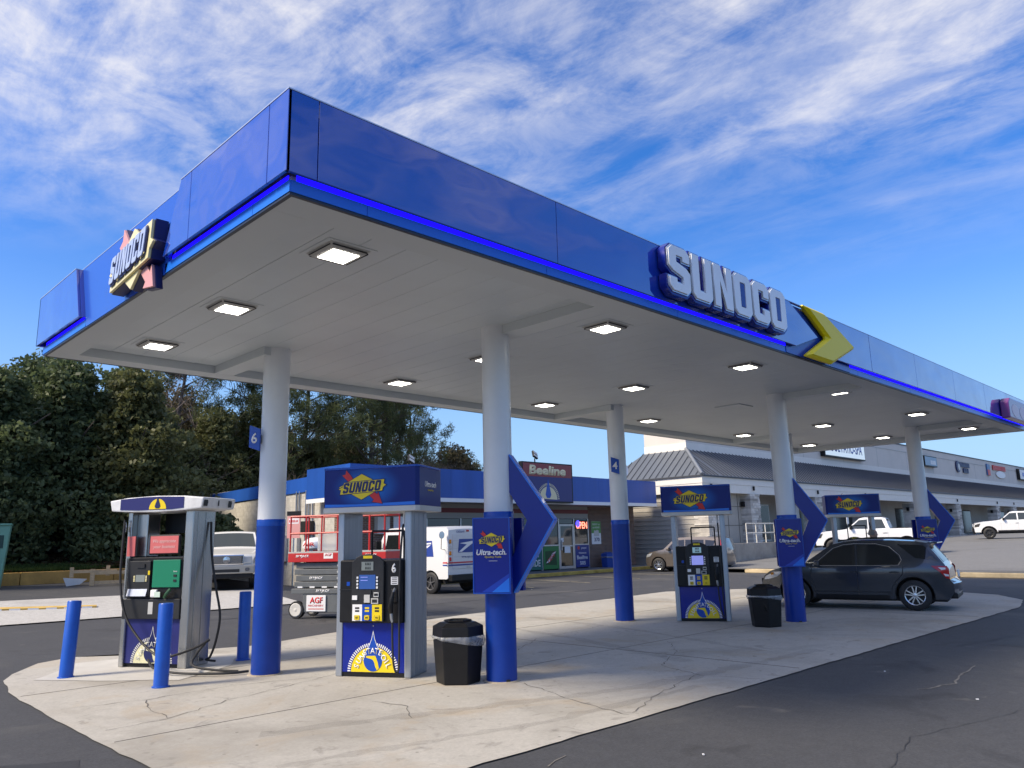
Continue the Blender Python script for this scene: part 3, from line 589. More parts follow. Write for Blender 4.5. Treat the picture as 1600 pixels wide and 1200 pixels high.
# ------------------------------------------------------------------ fuel pumps
faded = mat('faded_cream', (.66, .63, .40), .6, var=.15, vscale=9)
def sun_panel(t, x, y, z, s, fadedlook=False, fl_col=None):
    """half sun with rays, ring of letters, drop and map shape; s = outer radius"""
    yl = faded if fadedlook else yellow; wp = mat('faded_white', (.62, .62, .58), .6) if fadedlook else white_print
    arc = lambda r, a0=0, a1=180, n=28: [(r*math.cos(R(a0+(a1-a0)*i/n)), r*math.sin(R(a0+(a1-a0)*i/n))) for i in range(n+1)]
    put('sun_disc', flat([arc(.86*s)], .0015), yl, t, x, y-.001, z)
    rays = []
    for k in range(37):
        a = 2+176*k/36; da = 1.25; rays.append([(r_*math.cos(R(a+q)), r_*math.sin(R(a+q))) for r_, q in ((.885*s, -da), (s, -da), (s, da), (.885*s, da))])
    stuff(put('sun_rays', flat(rays, .0015), wp, t, x, y-.001, z))
    drop = [(0, 1.34), (.05, 1.12), (.16, .86), (.32, .62), (.36, .40), (-.36, .40), (-.32, .62), (-.16, .86), (-.05, 1.12)]
    put('drop_edge', flat([[(a*s, b*s) for a, b in drop]], .0012, .02*s), wp, t, x, y-.002, z)
    put('drop', flat([[(a*s, b*s) for a, b in drop]], .0015), sign_blue2 if not fadedlook else navy, t, x, y-.0035, z)
    put('globe', flat([[(.36*s*math.cos(R(a)), .385*s+.36*s*math.sin(R(a))) for a in range(0, 360, 12)]], .0015), sign_blue2 if not fadedlook else navy, t, x, y-.005, z)
    fl = [(-.26, .55), (.10, .56), (.14, .47), (.20, .32), (.24, .14), (.17, .07), (.10, .18), (.07, .30), (.02, .40), (-.04, .44), (-.12, .46), (-.25, .49)]
    put('map_shape', flat([[(a*s, b*s) for a, b in fl]], .0015), yl, t, x, y-.007, z)
    for word, a0, a1, h, c in (('SUN', 163, 128, .19, wp), ('STATE', 115, 65, .20, white_print if not fadedlook else wp), ('OIL', 49, 20, .20, wp)):
        for k, chr_ in enumerate(word):
            a = a0+(a1-a0)*k/(len(word)-1); me = textmesh(chr_, height=h*s, depth=.0015, bold=.015)
            rr = (.66 if word != 'STATE' else .73)*s
            me.transform(Matrix.Rotation(R(a-90), 4, 'Z')); put('letter', me, c, t, x+rr*math.cos(R(a)), y-.009, z+rr*math.sin(R(a)))
sign_cyan = mat('topper_glow_blue', (.008, .12, .50), .2, coat=.4)
def topper_mat():
    m = mat('topper_blue', (.005, .022, .27), .3, coat=.05, spec=.25); t, b = nodes(m)
    tcn = t.nodes.new('ShaderNodeTexCoord'); mp = t.nodes.new('ShaderNodeMapping'); mp.inputs['Location'].default_value = (0.05, 0, -2.41*1.9); mp.inputs['Scale'].default_value = (1.15, 0, 1.9); t.links.new(tcn.outputs['Object'], mp.inputs[0])
    ln = t.nodes.new('ShaderNodeVectorMath'); ln.operation = 'LENGTH'; t.links.new(mp.outputs[0], ln.inputs[0])
    mr = t.nodes.new('ShaderNodeMapRange'); mr.interpolation_type = 'SMOOTHSTEP'; mr.inputs[1].default_value = .12; mr.inputs[2].default_value = .62; mr.inputs[3].default_value = 1; mr.inputs[4].default_value = 0; t.links.new(ln.outputs['Value'], mr.inputs[0])
    mx = t.nodes.new('ShaderNodeMixRGB'); mx.inputs[1].default_value = (.001, .014, .17, 1); mx.inputs[2].default_value = (.002, .16, .58, 1); t.links.new(mr.outputs[0], mx.inputs[0]); t.links.new(mx.outputs[0], b.inputs['Base Color']); return m
topper_m = topper_mat()
lcd = mat('lcd_grey', (.22, .25, .24), .3); screen_b = mat('screen_blue', (.02, .07, .26), .25, emit=.25); screen_p = mat('screen_lilac', (.22, .26, .70), .3, emit=.35)
screen_c = mat('lcd_cyan', (.22, .40, .50), .3, emit=.2)
def modern_pump(loc, num, label, screen, lcdm, lit=True):
    t = thing('fuel_pump', label, 'fuel pump', loc, EA, 'blue topped fuel pumps'); D = .54
    for s in (-1, 1):
        p = MB().box(s*.53-.09*(s > 0), s*.53+.09*(s < 0), 0, D, 0, 2.09).done('post', alum, t, bevel=.012)
        for q in (.12, .27, .42): MB().box(s*.531-.004, s*.531+.004, q-.012, q+.012, .02, 2.07).done('flute', alum, p)
    MB().box(-.44, .44, .02, D-.02, 0, .055).done('kick_plate', black_pl, t)
    MB().box(-.438, .438, .012, D-.012, .056, .67).done('lower_panel', sign_blue, t, bevel=.004)
    MB().box(-.46, .43, -.055, D+.055, .672, 1.47).done('cabinet', black_pl, t, bevel=.02)
    arcp = [(-.27, .69), (.19, .69), (.19, 1.44), (.13, 1.50), (.05, 1.535), (-.04, 1.545), (-.13, 1.535), (-.21, 1.50), (-.27, 1.44)]
    bz = MB().prism(arcp, 'y', -.095, -.05).done('bezel', dark_grey, t, bevel=.012)
    yb = -.097
    MB().box(-.458, -.285, -.062, -.056, 1.085, 1.095).done('door_seam', black_print, t)
    put('sticker', flat([rect(.13, .035)], .002), yellow, t, -.04, yb, 1.505)
    MB().box(-.125, .045, yb-.006, yb, 1.335, 1.445).done('display', lcdm, t)
    for zz_ in (1.418, 1.365): strokes('digits', mat('lcd_ink', (.03, .04, .04), .5), t, -.03, yb-.0075, zz_, .085, .034, 4, .001)
    MB().box(-.155, .075, yb-.006, yb, 1.10, 1.28).done('screen', screen, t)
    for k in (0, 1): put('screen_line', flat([rect(.10, .007)], .001), screen_p, t, -.085, yb-.0072, 1.25-.04*k)
    for s in (-1, 1):
        for k in range(4): MB().box(-.04+s*.14-.012, -.04+s*.14+.012, yb-.010, yb, 1.245-k*.042-.013, 1.245-k*.042+.013).done('soft_key', white_print, t)
    for (a, b_, c, d, mm) in ((-.25, -.18, .965, 1.02, white_print), (-.08, 0.0, .93, 1.03, grey_trim), (.055, .125, 1.0, 1.06, grey_trim), (.02, .12, .915, .985, lamp_grey)): MB().box(a, b_, yb-.012, yb, c, d).done('reader', mm, t)
    MB().box(-.10, .02, yb-.008, yb, 1.035, 1.085).done('card_slot', black_print, t)
    put('key_face', flat([rect(.055, .03)], .001), black_print, t, .09, yb-.014, 1.03)
    put('key_face', flat([rect(.07, .04)], .001), dark_grey, t, .07, yb-.014, .95)
    put('sticker', flat([rect(.045, .05)], .001), sign_blue2, t, -.335, -.0575, 1.165)
    for k, (mm, g) in enumerate(((white_print, '87'), (sign_blue2, '89'), (yellow, '93'))):
        xx = -.18+.14*k
        g_ = put('grade_panel', flat([rect(.138, .205)], .002), mm, t, xx, yb, .805)
        MB().box(xx-.035, xx+.035, yb-.012, yb-.0015, .715, .775).done('grade_button', yellow, t, bevel=.012)
        text('grade', g, black_print, t, xx, yb-.0135, .745, height=.026, bold=.01)
        for q in (0, 1): put('price_slot', flat([rect(.06, .022)], .001), dark_grey if k != 1 else yellow, t, xx, yb-.0025, .862-.036*q)
    if num: text('number', num, white_print, t, .315, -.0575, 1.36, height=.12, width=.062, bold=.03)
    put('sticker', flat([rect(.10, .10)], .001), white_print, t, .325, -.0575, 1.20)
    for k in range(4): put('sticker_line', flat([rect(.07, .009)], .0008), black_print, t, .325, -.0595, 1.235-.023*k)
    # nozzle in its boot, hose
    MB().box(.285, .375, -.075, -.057, .93, 1.10).done('nozzle_boot', black_print, t, bevel=.01)
    nz = MB().tube([(.335, -.12, 1.06), (.325, -.14, .98), (.31, -.14, .88), (.315, -.13, .80)], [.022, .03, .032, .022], 10).done('nozzle', black_pl, t, smooth=True)
    MB().tube([(.315, -.13, .80), (.318, -.125, .74), (.325, -.115, .69)], [.02, .022, .015], 10).done('nozzle_collar', alum, nz, smooth=True)
    MB().tube([(.335, -.12, 1.06), (.34, -.09, 1.10), (.335, -.05, 1.06)], .014, 8).done('spout', alum, nz, smooth=True)
    hp = [(.325, -.115, .68), (.335, -.13, .45), (.36, -.15, .20), (.40, -.15, .09), (.42, -.12, .15), (.41, -.09, .5), (.405, -.085, 1.0), (.41, -.06, 1.5), (.405, .0, 1.80), (.40, .05, 1.92)]
    MB().tube(smooth_path(hp), .014, 8).done('hose', rubber, t, smooth=True)
    MB().tube([(.40, .05, 1.90), (.40, .07, 2.0), (.40, .08, 2.08)], .018, 8).done('hose_swivel', white_print, t)
    # wire frame behind the cabinet top
    for a, b_ in (((-.15, .25, 1.47), (-.15, .25, 1.84)), ((-.15, .25, 1.84), (.32, .25, 1.84)), ((.32, .25, 1.84), (.32, .25, 1.47))): MB().tube([a, b_], .014, 6).done('valve_frame', black_pl, t)
    # topper
    TB = [(-.66, -.16), (.66, -.16), (.70, -.11), (.70, D+.11), (.66, D+.16), (-.66, D+.16), (-.70, D+.11), (-.70, -.11)]
    MB().prism(TB, 'z', 2.085, 2.155).done('topper_trim', grey_trim, t, bevel=.006)
    MB().prism([(a*.992, .27+(b_-.27)*.985) for a, b_ in TB], 'z', 2.1555, 2.655).done('topper', topper_m, t, bevel=.006)
    MB().prism([(a*.998, .27+(b_-.27)*.99) for a, b_ in TB], 'z', 2.6555, 2.685).done('topper_cap', sign_blue2, t, bevel=.004)
    yt = .27-.43*.985-.0015
    put('topper_stripe', flat([[(-.65, 2.16), (.65, 2.16), (.65, 2.205), (-.2, 2.19), (-.65, 2.20)]], .002), light_blue, t, 0, yt, 0)
    emblem(t, -.10, yt, 2.42, .68, depth=.0015)
    sd = thing_side = Matrix(((0, 0, 1, 0), (1, 0, 0, 0), (0, 1, 0, 0), (0, 0, 0, 1)))
    put('lettering', textmesh('Ultra-tech', .40, .075, .002, .03, .2), white_print, t, .6955, .27, 2.44, M=sd)
    put('small_print', textmesh('Quality Fuels', .2, .03, .002), yellow, t, .6955, .27, 2.36, M=sd)
    sun_panel(t, 0, .010, .06, .36)
    MB().lathe([(.008, -.006), (.008, 0)], 10, 'y', (0.0, .012, .63)).done('lock', chrome, t)
    return t
def smooth_path(P, n=6):
    P = [Vector(p) for p in P]; out = []
    for i in range(len(P)-1):
        p0, p1, p2, p3 = P[max(i-1, 0)], P[i], P[i+1], P[min(i+2, len(P)-1)]
        for k in range(n):
            s = k/n; out.append(.5*((2*p1)+(-p0+p2)*s+(2*p0-5*p1+4*p2-p3)*s*s+(-p0+3*p1-3*p2+p3)*s**3))
    out.append(P[-1]); return out
E2 = Vector((.489, -.872, 0)); NB = Vector((.872, .489, 0))
p6 = Vector((5.9725, 8.7115, .014))+E2*.03
modern_pump(p6, '6', 'blue topped fuel pump numbered 6 beside the black hexagonal bin', screen_b, lcd)
modern_pump(p6+Vector((7.9, .02, 0)), '', 'blue topped fuel pump with lilac screen between the rear and front columns', screen_p, screen_c)
modern_pump(p6+Vector((15.75, .0, 0)), '', 'blue topped fuel pump mostly hidden behind the dark car', screen_b, lcd)

# old stainless pump
op = Vector((4.417, 11.913, .017)); t = thing('fuel_pump', 'old stainless steel fuel pump with green panel and white curved cap', 'fuel pump', op, EA)
D = .50
pr = MB().box(.44, .58, 0, D, 0, 2.22).done('post', steel, t, bevel=.015); MB().box(-.58, -.50, 0, D, 0, 2.22).done('post', steel, t, bevel=.015)
for q in (.17, .34): MB().box(.579, .587, q-.07, q+.07, .03, 2.19).done('side_rib', steel, pr, bevel=.003)
MB().box(-.50, .44, .05, D-.05, 0, .055).done('kick_plate', black_pl, t)
MB().box(-.498, .438, .03, D-.03, .056, .675).done('lower_panel', mat('faded_blue', (.012, .016, .13), .4, var=.2), t)
MB().box(-.56, .438, -.02, D-.02, .676, .96).done('skirt', dark_grey, t, bevel=.01)
MB().box(-.56, .438, .0, D, .961, 1.55).done('cabinet', black_pl, t, bevel=.01)
MB().box(-.50, -.30, .10, .36, 1.551, 2.2).done('valve_cover', steel, t, bevel=.02)
MB().box(-.30, .44, D-.03, D, 1.9, 2.2).done('back_panel', black_pl, t)
MB().box(-.48, -.10, -.03, .0, 1.0, 1.50).done('reader_panel', dark_grey, t, bevel=.008)
MB().box(-.34, -.18, -.038, -.031, 1.20, 1.30).done('screen', lcd, t); MB().box(-.33, -.19, -.045, -.031, 1.40, 1.46).done('card_slot', black_print, t)
for s in (-1, 1):
    for k in range(4): MB().box(-.26+s*.105-.012, -.26+s*.105+.012, -.04, -.031, 1.215+.022*k-.008, 1.215+.022*k+.008).done('soft_key', pale_yellow, t)
MB().box(-.13, -.10, -.035, -.0305, 1.30, 1.36).done('sticker', yellow, t)
MB().add([(-.47, -.06, 1.0), (-.13, -.06, 1.0), (-.13, -.031, 1.10), (-.47, -.031, 1.10)], [(0, 1, 2, 3)]).done('keypad', alum, t)
gp = MB().box(-.06, .41, -.022, -.002, 1.12, 1.51).done('green_panel', mat('panel_green', (.0, .19, .10), .35), t, bevel=.005)
MB().box(.31, .36, -.03, -.0225, 1.20, 1.23).done('price_window', black_print, gp); MB().box(.31, .36, -.03, -.0225, 1.27, 1.30).done('price_window', black_print, gp)
text('small_print', 'Diesel', white_print, t, .335, -.024, 1.345, width=.06, height=.018)
MB().box(-.06, .05, -.05, .0, .98, 1.09).done('receipt_box', white_print, t, bevel=.02); MB().box(.02, .12, -.056, -.051, .985, 1.06).done('sticker', mat('pale_green', (.55, .68, .58), .5), t)
MB().tube(smooth_path([(.18, -.03, .98), (.24, -.07, 1.03), (.30, -.06, 1.10)]), [.022]*13, 8).done('nozzle', mat('nozzle_green', (.02, .09, .04), .5), t, smooth=True)
put('sticker', flat([rect(.08, .17)], .002), lamp_grey, t, -.06, -.022, .83)
rd = MB().box(-.15, .39, -.03, .01, 1.585, 1.875).done('message_board', black_pl, t, bevel=.02)
put('message_face', flat([rect(.49, .245)], .002), mat('faded_red', (.62, .14, .14), .45, var=.1), t, .12, -.032, 1.73)
text('message', 'We appreciate', mat('faded_pink', (.80, .50, .48), .5), t, .12, -.034, 1.775, width=.40, height=.06, shear=.25); text('message', 'your business', MATS['faded_pink'], t, .12, -.034, 1.695, width=.38, height=.06, shear=.25)
MB().box(-.56, -.42, -.005, .012, 1.57, 1.86).done('message_board', MATS['faded_red'], t)
cap = [(-.78, 2.235), (-.5, 2.215), (0, 2.20), (.5, 2.215), (.80, 2.235), (.83, 2.39), (.5, 2.425), (0, 2.44), (-.5, 2.425), (-.82, 2.39)]
MB().prism(cap, 'y', -.13, D+.13).done('cap', mat('cap_white', (.70, .71, .72), .35, var=.12, vscale=6), t, bevel=.02)
put('cap_panel', flat([[(-.62, 2.25), (-.3, 2.235), (.3, 2.235), (.50, 2.25), (.50, 2.41), (.1, 2.425), (-.2, 2.425), (-.62, 2.405)]], .004), mat('cap_navy', (.014, .016, .13), .4), t, 0, -.134, 0)
put('cap_sun', flat([[(.15*math.cos(R(a)), .15*math.sin(R(a))) for a in range(0, 181, 12)]], .003), yellow, t, .05, -.139, 2.243)
put('cap_drop', flat([[(-.05, .05), (0, .19), (.05, .05), (.03, .02), (-.03, .02)]], .003), navy, t, .05, -.143, 2.235)
sdM = Matrix(((0, 0, 1, 0), (1, 0, 0, 0), (0, 1, 0, 0), (0, 0, 0, 1)))
for (a, wv, h) in ((-.06, .10, .11), (.23, .03, .09), (.50, .09, .12)): put('worn_patch', flat([[(-wv/2, -h/2), (wv*.3, -h/2), (wv/2, 0), (wv*.4, h/2), (-wv*.4, h*.4)]], .003), black_print, t, .822, a, 2.32, M=sdM)
sun_panel(t, -.03, .028, .06, .36, True)
MB().tube(smooth_path([(-.585, -.06, 2.10), (-.57, -.09, 1.6), (-.53, -.12, 1.2), (-.38, -.15, .75), (-.08, -.18, .42), (.28, -.25, .22), (.55, -.3, .21), (.80, -.10, .30), (.90, .05, .38), (.82, .12, .36), (.74, .02, .20), (.9, -.25, .09), (1.3, -.3, .05), (1.62, -.25, .035)], 8), .017, 8).done('hose', rubber, t, smooth=True)
MB().tube(smooth_path([(.61, .36, 2.05), (.66, .34, 1.6), (.78, .32, 1.1), (.86, .34, .7), (.80, .36, .35), (.70, .38, .12), (.62, .40, .07), (.76, .42, .05)], 8), .017, 8).done('hose', rubber, t, smooth=True)
MB().tube(smooth_path([(.20, -.30, .16), (.42, -.42, .07), (.9, -.52, .035), (1.5, -.42, .03), (1.75, -.2, .03)], 8), .017, 8).done('hose', rubber, t, smooth=True)
MB().tube([(-.585, -.06, 2.10), (-.585, -.05, 2.0), (-.585, -.055, 1.93)], [.012, .025, .02], 8).done('hose_swivel', chrome, t)

# bollards
for i, (x, y, lean, lb) in enumerate(((3.366, 12.07, .06, 'blue steel bollard leaning at the rounded tip of the pad'), (3.934, 10.25, .012, 'blue steel bollard standing in front of the steel pump'), (5.636, 11.58, .0, 'blue steel bollard between the steel pump and its column'))):
    t = thing('bollard', lb, 'bollard', (x, y, .014), 0, 'blue bollards round the steel pump')
    Mx = Matrix.Rotation(lean, 4, Vector((-.7, .7, 0)))
    b = MB().lathe([(.088, -.02), (.088, .985), (.08, 1.0), (.0, 1.003)], 28); b.v = [tuple(Mx @ Vector(q)) for q in b.v]; b.done('sleeve', blue_bol, t, smooth=True)
    MB().lathe([(.105, 0), (.104, .012), (.089, .016)], 28).done('base_paint', blue_bol, t)
# hexagonal bins
bag = mat('bin_liner', (.40, .42, .45), .25, var=.3, vscale=14, bump=.8, bscale=22, spec=.7, alpha=.5)
def hexbin(x, y, rot, lab, mm, s=1., liner=True, grp='black hexagonal bins', stick=False):
    t = thing('litter_bin', lab, 'bin', (x, y, .014), rot, grp)
    h6 = lambda r, a0=0: [(r*math.cos(R(60*k+a0)), r*math.sin(R(60*k+a0))) for k in range(6)]
    m = MB(); n = 6; rings = [(h6(.30*s), 0), (h6(.345*s), .56*s)]
    m.add([(a, b, z) for pl_, z in rings for a, b in pl_], [(5, 4, 3, 2, 1, 0), (6, 7, 8, 9, 10, 11)]+[(i, (i+1) % 6, 6+(i+1) % 6, 6+i) for i in range(6)]); m.done('body', mm, t, bevel=.012)
    m = MB(); rings = [(h6(.355*s), .60*s), (h6(.350*s), .735*s), (h6(.25*s), .785*s), (h6(.17*s), .79*s), (h6(.16*s), .70*s)]
    m.add([(a, b, z) for pl_, z in rings for a, b in pl_], [(5, 4, 3, 2, 1, 0)]+[(j*6+i, j*6+(i+1) % 6, j*6+6+(i+1) % 6, j*6+6+i) for j in range(4) for i in range(6)]+[(24, 25, 26, 27, 28, 29)]); l = m.done('lid', mm, t, bevel=.008)
    m = MB(); rings = [(h6(.172*s), .792*s), (h6(.20*s), .80*s), (h6(.185*s), .815*s), (h6(.165*s), .80*s)]
    m.add([(a, b, z) for pl_, z in rings for a, b in pl_], [(j*6+i, j*6+(i+1) % 6, (j*6+6+(i+1) % 6) % 24, (j*6+6+i) % 24) for j in range(4) for i in range(6)]); m.done('mouth_rim', mm, l)
    if liner:
        m = MB(); K = 48; vs = []
        for j in range(5):
            for k in range(K):
                a = 2*math.pi*k/K; hexr = .352*s*math.cos(math.pi/6)/math.cos(((a+math.pi/6) % (math.pi/3))-math.pi/6) if False else .352*s*(.866/math.cos((a % (math.pi/3))-math.pi/6))
                rr = hexr+.006+.014*math.sin(j*.9)*(1+.6*math.sin(7*a+j))+random.uniform(-.003, .003)
                dip = .05*math.sin(a*1.0+.4)+.02*math.sin(3*a)
                vs.append((rr*math.cos(a), rr*math.sin(a), (.612-.020*j*(1.2+.7*math.sin(a+2.2)))*s))
        m.add(vs, [(j*K+k, j*K+(k+1) % K, (j+1)*K+(k+1) % K, (j+1)*K+k) for j in range(4) for k in range(K)]); m.done('liner', bag, t, smooth=60.)
    if stick: MB().tube([(-.37, .05, .30), (-.56, .12, .40), (-.60, .13, .43)], .016, 8).done('squeegee_handle', black_pl, t)
    return t
hexbin(6.46, 7.55, R(12), 'black hexagonal bin with sagging clear liner beside pump 6', black_pl, .9)
hexbin(13.80, 7.32, R(40), 'black hexagonal bin with clear liner at the nose of the dark car', black_pl, .92, stick=True)
# ------------------------------------------------------------------ vehicles
from mathutils.geometry import delaunay_2d_cdt
under = mat('underbody', (.012, .012, .013), .8)
def arch(cx, cz, r, z0, front_to_rear=True, n=12):
    a0 = math.asin(max(-1, min(1, (z0-cz)/r))); angs = [a0+(math.pi-2*a0)*k/n for k in range(n+1)]
    return [(cx+r*math.cos(a), cz+r*math.sin(a)) for a in angs]
def fill2d(poly, step=.16):
    vs = [Vector(p) for p in poly]; n = len(vs); es = [(i, (i+1) % n) for i in range(n)]
    xs, zs = [p[0] for p in poly], [p[1] for p in poly]
    for x in np.arange(min(xs)+step/2, max(xs), step):
        for z in np.arange(min(zs)+step/2, max(zs), step): vs.append(Vector((x, z)))
    r = delaunay_2d_cdt(vs, es, [], 1, 1e-5); return r[0], r[2]
class Car:
    def __init__(s, name, label, cat, loc, ang, sp, group=None):
        s.t = thing(name, label, cat, loc, ang, group); s.sp = sp; s.W0 = sp['W']
    def W(s, x, z):
        sp = s.sp; w = s.W0
        if z > sp['belt']: w -= sp['tum']*(z-sp['belt'])
        else: w -= .05*((sp['belt']-z)/sp['belt'])**2
        w += sp.get('crease', .012)*math.exp(-((z-sp['belt']+.14)/.07)**2)
        f = sp['xf']; r = sp['xr']; tf, tr = sp.get('taperf', .16), sp.get('taperr', .08)
        u = min(1, max(0, (x-(f-.75))/.75)); w -= tf*u**2.2
        u = min(1, max(0, ((r+.6)-x)/.6)); w -= tr*u**2.2
        return w
    def body(s, top, m, z0, archr=None, crown=.035, name='body'):
        sp = s.sp; bot = []; ra = archr or sp['rw']+.065
        (xr_, xf_) = sp['wheels']
        bot = [(top[-1][0]-.06, z0)]+arch(xf_, sp['rw'], ra, z0)+arch(xr_, sp['rw'], ra, z0)+[(top[0][0]+.06, z0)]
        out = [tuple(p) for p in top]+bot; vs, fs = fill2d(out); n = len(out)
        M_ = MB(); K = 7; nv = len(vs)
        V = [(p[0], s.W(p[0], p[1]), p[1]) for p in vs]+[(p[0], -s.W(p[0], p[1]), p[1]) for p in vs]
        F = [tuple(f) for f in fs]+[tuple(i+nv for i in f[::-1]) for f in fs]
        rows = []
        for i, p in enumerate(out):
            w_ = s.W(*p); row = [i]
            istop = i < len(top)
            for k in range(1, K):
                q = 1-2*k/K; cz = crown*(1-q*q)*(1 if istop else 0); V.append((p[0]+(.10*(1-q*q)*(1 if i > len(top)-4 else (-1 if i < 3 else 0)) if istop and sp.get('bow', True) else 0), w_*q, p[1]+(cz if p[1] > .75*sp['belt'] else 0))); row.append(len(V)-1)
            row.append(i+nv); rows.append(row)
        for i in range(n):
            a, b = rows[i], rows[(i+1) % n]
            for k in range(K): F.append((a[k], a[k+1], b[k+1], b[k]))
        M_.v = V; M_.f = F; o = M_.done(name, m, s.t, smooth=sp.get('sharp', 32.)); s.bodyo = o
        for xw in sp['wheels']: MB().prism(arch(xw, sp['rw'], ra*.985, z0+.01), 'y', -s.W0+.27, s.W0-.27).done('wheel_liner', under, s.t)
        return o
    def side(s, poly, m, name, off=.004, sides=(1, -1), th=.0, parent=None):
        vs, fs = fill2d(poly, .12); out = []
        for q in sides:
            V = [(p[0], q*(s.W(p[0], p[1])+off), p[1]) for p in vs]; M_ = MB(); M_.v = V; M_.f = [tuple(f) for f in fs]; out.append(M_.done(name, m, parent or s.t, smooth=40.))
        return out
    def across(s, p, q, m, name, s0=.9, off=.008, n=6, K=8, crown=.035):
        d = Vector((q[0]-p[0], q[1]-p[1])); nn = Vector((d.y, -d.x)).normalized()
        if nn.y < 0: nn = -nn
        V = []; 
        for i in range(n+1):
            c = Vector(p)+d*i/n
            for k in range(K+1):
                t_ = (-1+2*k/K)*s0; V.append((c.x+nn.x*off, t_*s.W(c.x, c.y), c.y+nn.y*off+crown*(1-t_*t_)))
        F = [(i*(K+1)+k, i*(K+1)+k+1, (i+1)*(K+1)+k+1, (i+1)*(K+1)+k) for i in range(n) for k in range(K)]
        M_ = MB(); M_.v = V; M_.f = F; return M_.done(name, m, s.t, smooth=40.)
    def seam(s, pts, m, name, wd=.008, off=.006, sides=(1, -1)):
        P = []
        for a, b in zip(pts[:-1], pts[1:]):
            n = max(1, int(math.dist(a, b)/.08)); P += [(a[0]+(b[0]-a[0])*k/n, a[1]+(b[1]-a[1])*k/n) for k in range(n)]
        P.append(pts[-1])
        for q in sides:
            MB().tube([(p[0], q*(s.W(*p)+off-wd*.6), p[1]) for p in P], wd, 5).done(name, m, s.t)
    def wheel(s, x, side, r, wd, rim_m, spokes=5, dbl=True, rimr=.66):
        y = side*(s.W0-.012); t_ = s.t
        pr = [(r*.62, -wd), (r*.9, -wd), (r*.985, -wd*.8), (r, -wd*.5), (r, wd*.5), (r*.985, wd*.8), (r*.9, wd), (r*.66, wd), (r*.62, wd*.5)]
        o = MB().lathe([(a, b) for a, b in pr], 32, 'y').done('wheel', rubber, t_, smooth=40., loc=(x, y-side*wd, r))
        MB().lathe([(r*rimr, wd*.9*side), (r*(rimr-.04), wd*1.0*side), (r*(rimr-.09), wd*.8*side), (r*(rimr-.12), wd*.1*side), (0.001, wd*.05*side)], 28, 'y', cap=False).done('rim', mat('rim_dark', (.05, .05, .055), .4, .6), o, smooth=40.)
        MB().lathe([(r*rimr, wd*.92*side), (r*(rimr-.02), wd*1.04*side), (r*(rimr-.075), wd*.96*side), (r*(rimr-.08), wd*.8*side)], 28, 'y', cap=False).done('rim_lip', rim_m, o, smooth=40.)
        MB().lathe([(r*.15, wd*.6*side), (r*.14, wd*.95*side), (.001, wd*1.0*side)], 16, 'y').done('hub_cap', rim_m, o)
        base = None
        for k in range(spokes):
            for dd in ((-.13, .13) if dbl else (0,)):
                a = 2*math.pi*k/spokes+math.pi/2; L_ = r*(rimr-.05)
                Mx = Matrix.Rotation(-a-0*dd, 4, 'Y'); w1 = r*.045
                v = [(r*.08, -w1+dd*.25*r), (L_, -w1*.8+dd*1.1*r), (L_, w1*.8+dd*1.1*r), (r*.08, w1+dd*.25*r)]
                MB().prism(v, 'y', wd*.72*side, wd*.93*side, Mx).done('spoke', rim_m, o)
    def box(s, name, m, a, b, c, d, e, f, bevel=.01, parent=None): return MB().box(a, b, c, d, e, f).done(name, m, parent or s.t, bevel=bevel)
def carpaint(name, col, metal=.0, rough=.25, coat=1.): return mat(name, col, rough, metal, coat=coat, spec=.5)
tail_red = mat('tail_red', (.50, .008, .012), .15, coat=.6); head_gl = mat('headlamp', (.55, .58, .60), .12, .3, coat=.8); amber = mat('amber_lens', (.65, .22, .01), .25)
silver = mat('alloy_silver', (.62, .63, .64), .25, .9); under = mat('underbody', (.012, .012, .013), .8)
# --- dark SUV
DG = carpaint('dark_grey_paint', (.042, .050, .060), .35, .22)
hv = Vector((-.20, .98, 0)).normalized(); sa = math.atan2(hv.y, hv.x); left = Vector((-hv.y, hv.x, 0))
rear_near = Vector((17.96, 6.06, .013))           # near-side rear tyre on the pad
sp = dict(W=.88, belt=1.0, tum=.40, xf=2.15, xr=-2.12, wheels=(-1.33, 1.28), rw=.340, taperf=.2, taperr=.12, crease=.02)
c0 = rear_near-hv*sp['wheels'][0]*.94-left*(.83)
suv = Car('suv', 'dark grey SUV with tinted windows parked by the third pump', 'car', c0, sa, sp); suv.t.scale = (.94, .94, .945)
top = [(-2.04, .30), (-2.12, .42), (-2.12, .60), (-2.06, .68), (-2.05, .90), (-1.99, 1.02), (-1.84, 1.24), (-1.70, 1.43), (-1.78, 1.475), (-1.45, 1.53), (-.9, 1.565), (-.3, 1.575), (.1, 1.55), (.38, 1.49), (1.02, 1.06), (1.22, 1.01), (1.6, .95), (1.9, .86), (2.07, .74), (2.14, .58), (2.13, .40), (2.05, .25)]
suv.body(top, DG, .25)
suv.side([(.80, 1.015), (.34, 1.375), (.12, 1.455), (-.13, 1.475), (-.13, 1.0)], glass_dark, 'side_window'); suv.side([(-.18, 1.0), (-.18, 1.475), (-.60, 1.465), (-.86, 1.40), (-1.06, 1.22), (-1.10, 1.12), (-1.04, 1.02)], glass_dark, 'side_window')
suv.side([(-1.06, 1.47), (-1.60, 1.44), (-1.78, 1.24), (-1.90, 1.08), (-1.42, 1.16), (-1.32, 1.24)], glass_dark, 'quarter_window')
suv.across((.97, 1.09), (.40, 1.475), glass_tint, 'windshield', .90); suv.across((-1.97, 1.05), (-1.73, 1.39), glass_tint, 'rear_window', .86, .006)
suv.seam([(.83, 1.0), (.30, .998), (-.5, .995), (-1.06, 1.005), (-1.13, 1.12), (-1.09, 1.23), (-.88, 1.42), (-.60, 1.487), (-.13, 1.497), (.12, 1.477), (.36, 1.395), (.83, 1.01)], chrome, 'window_trim', .007)
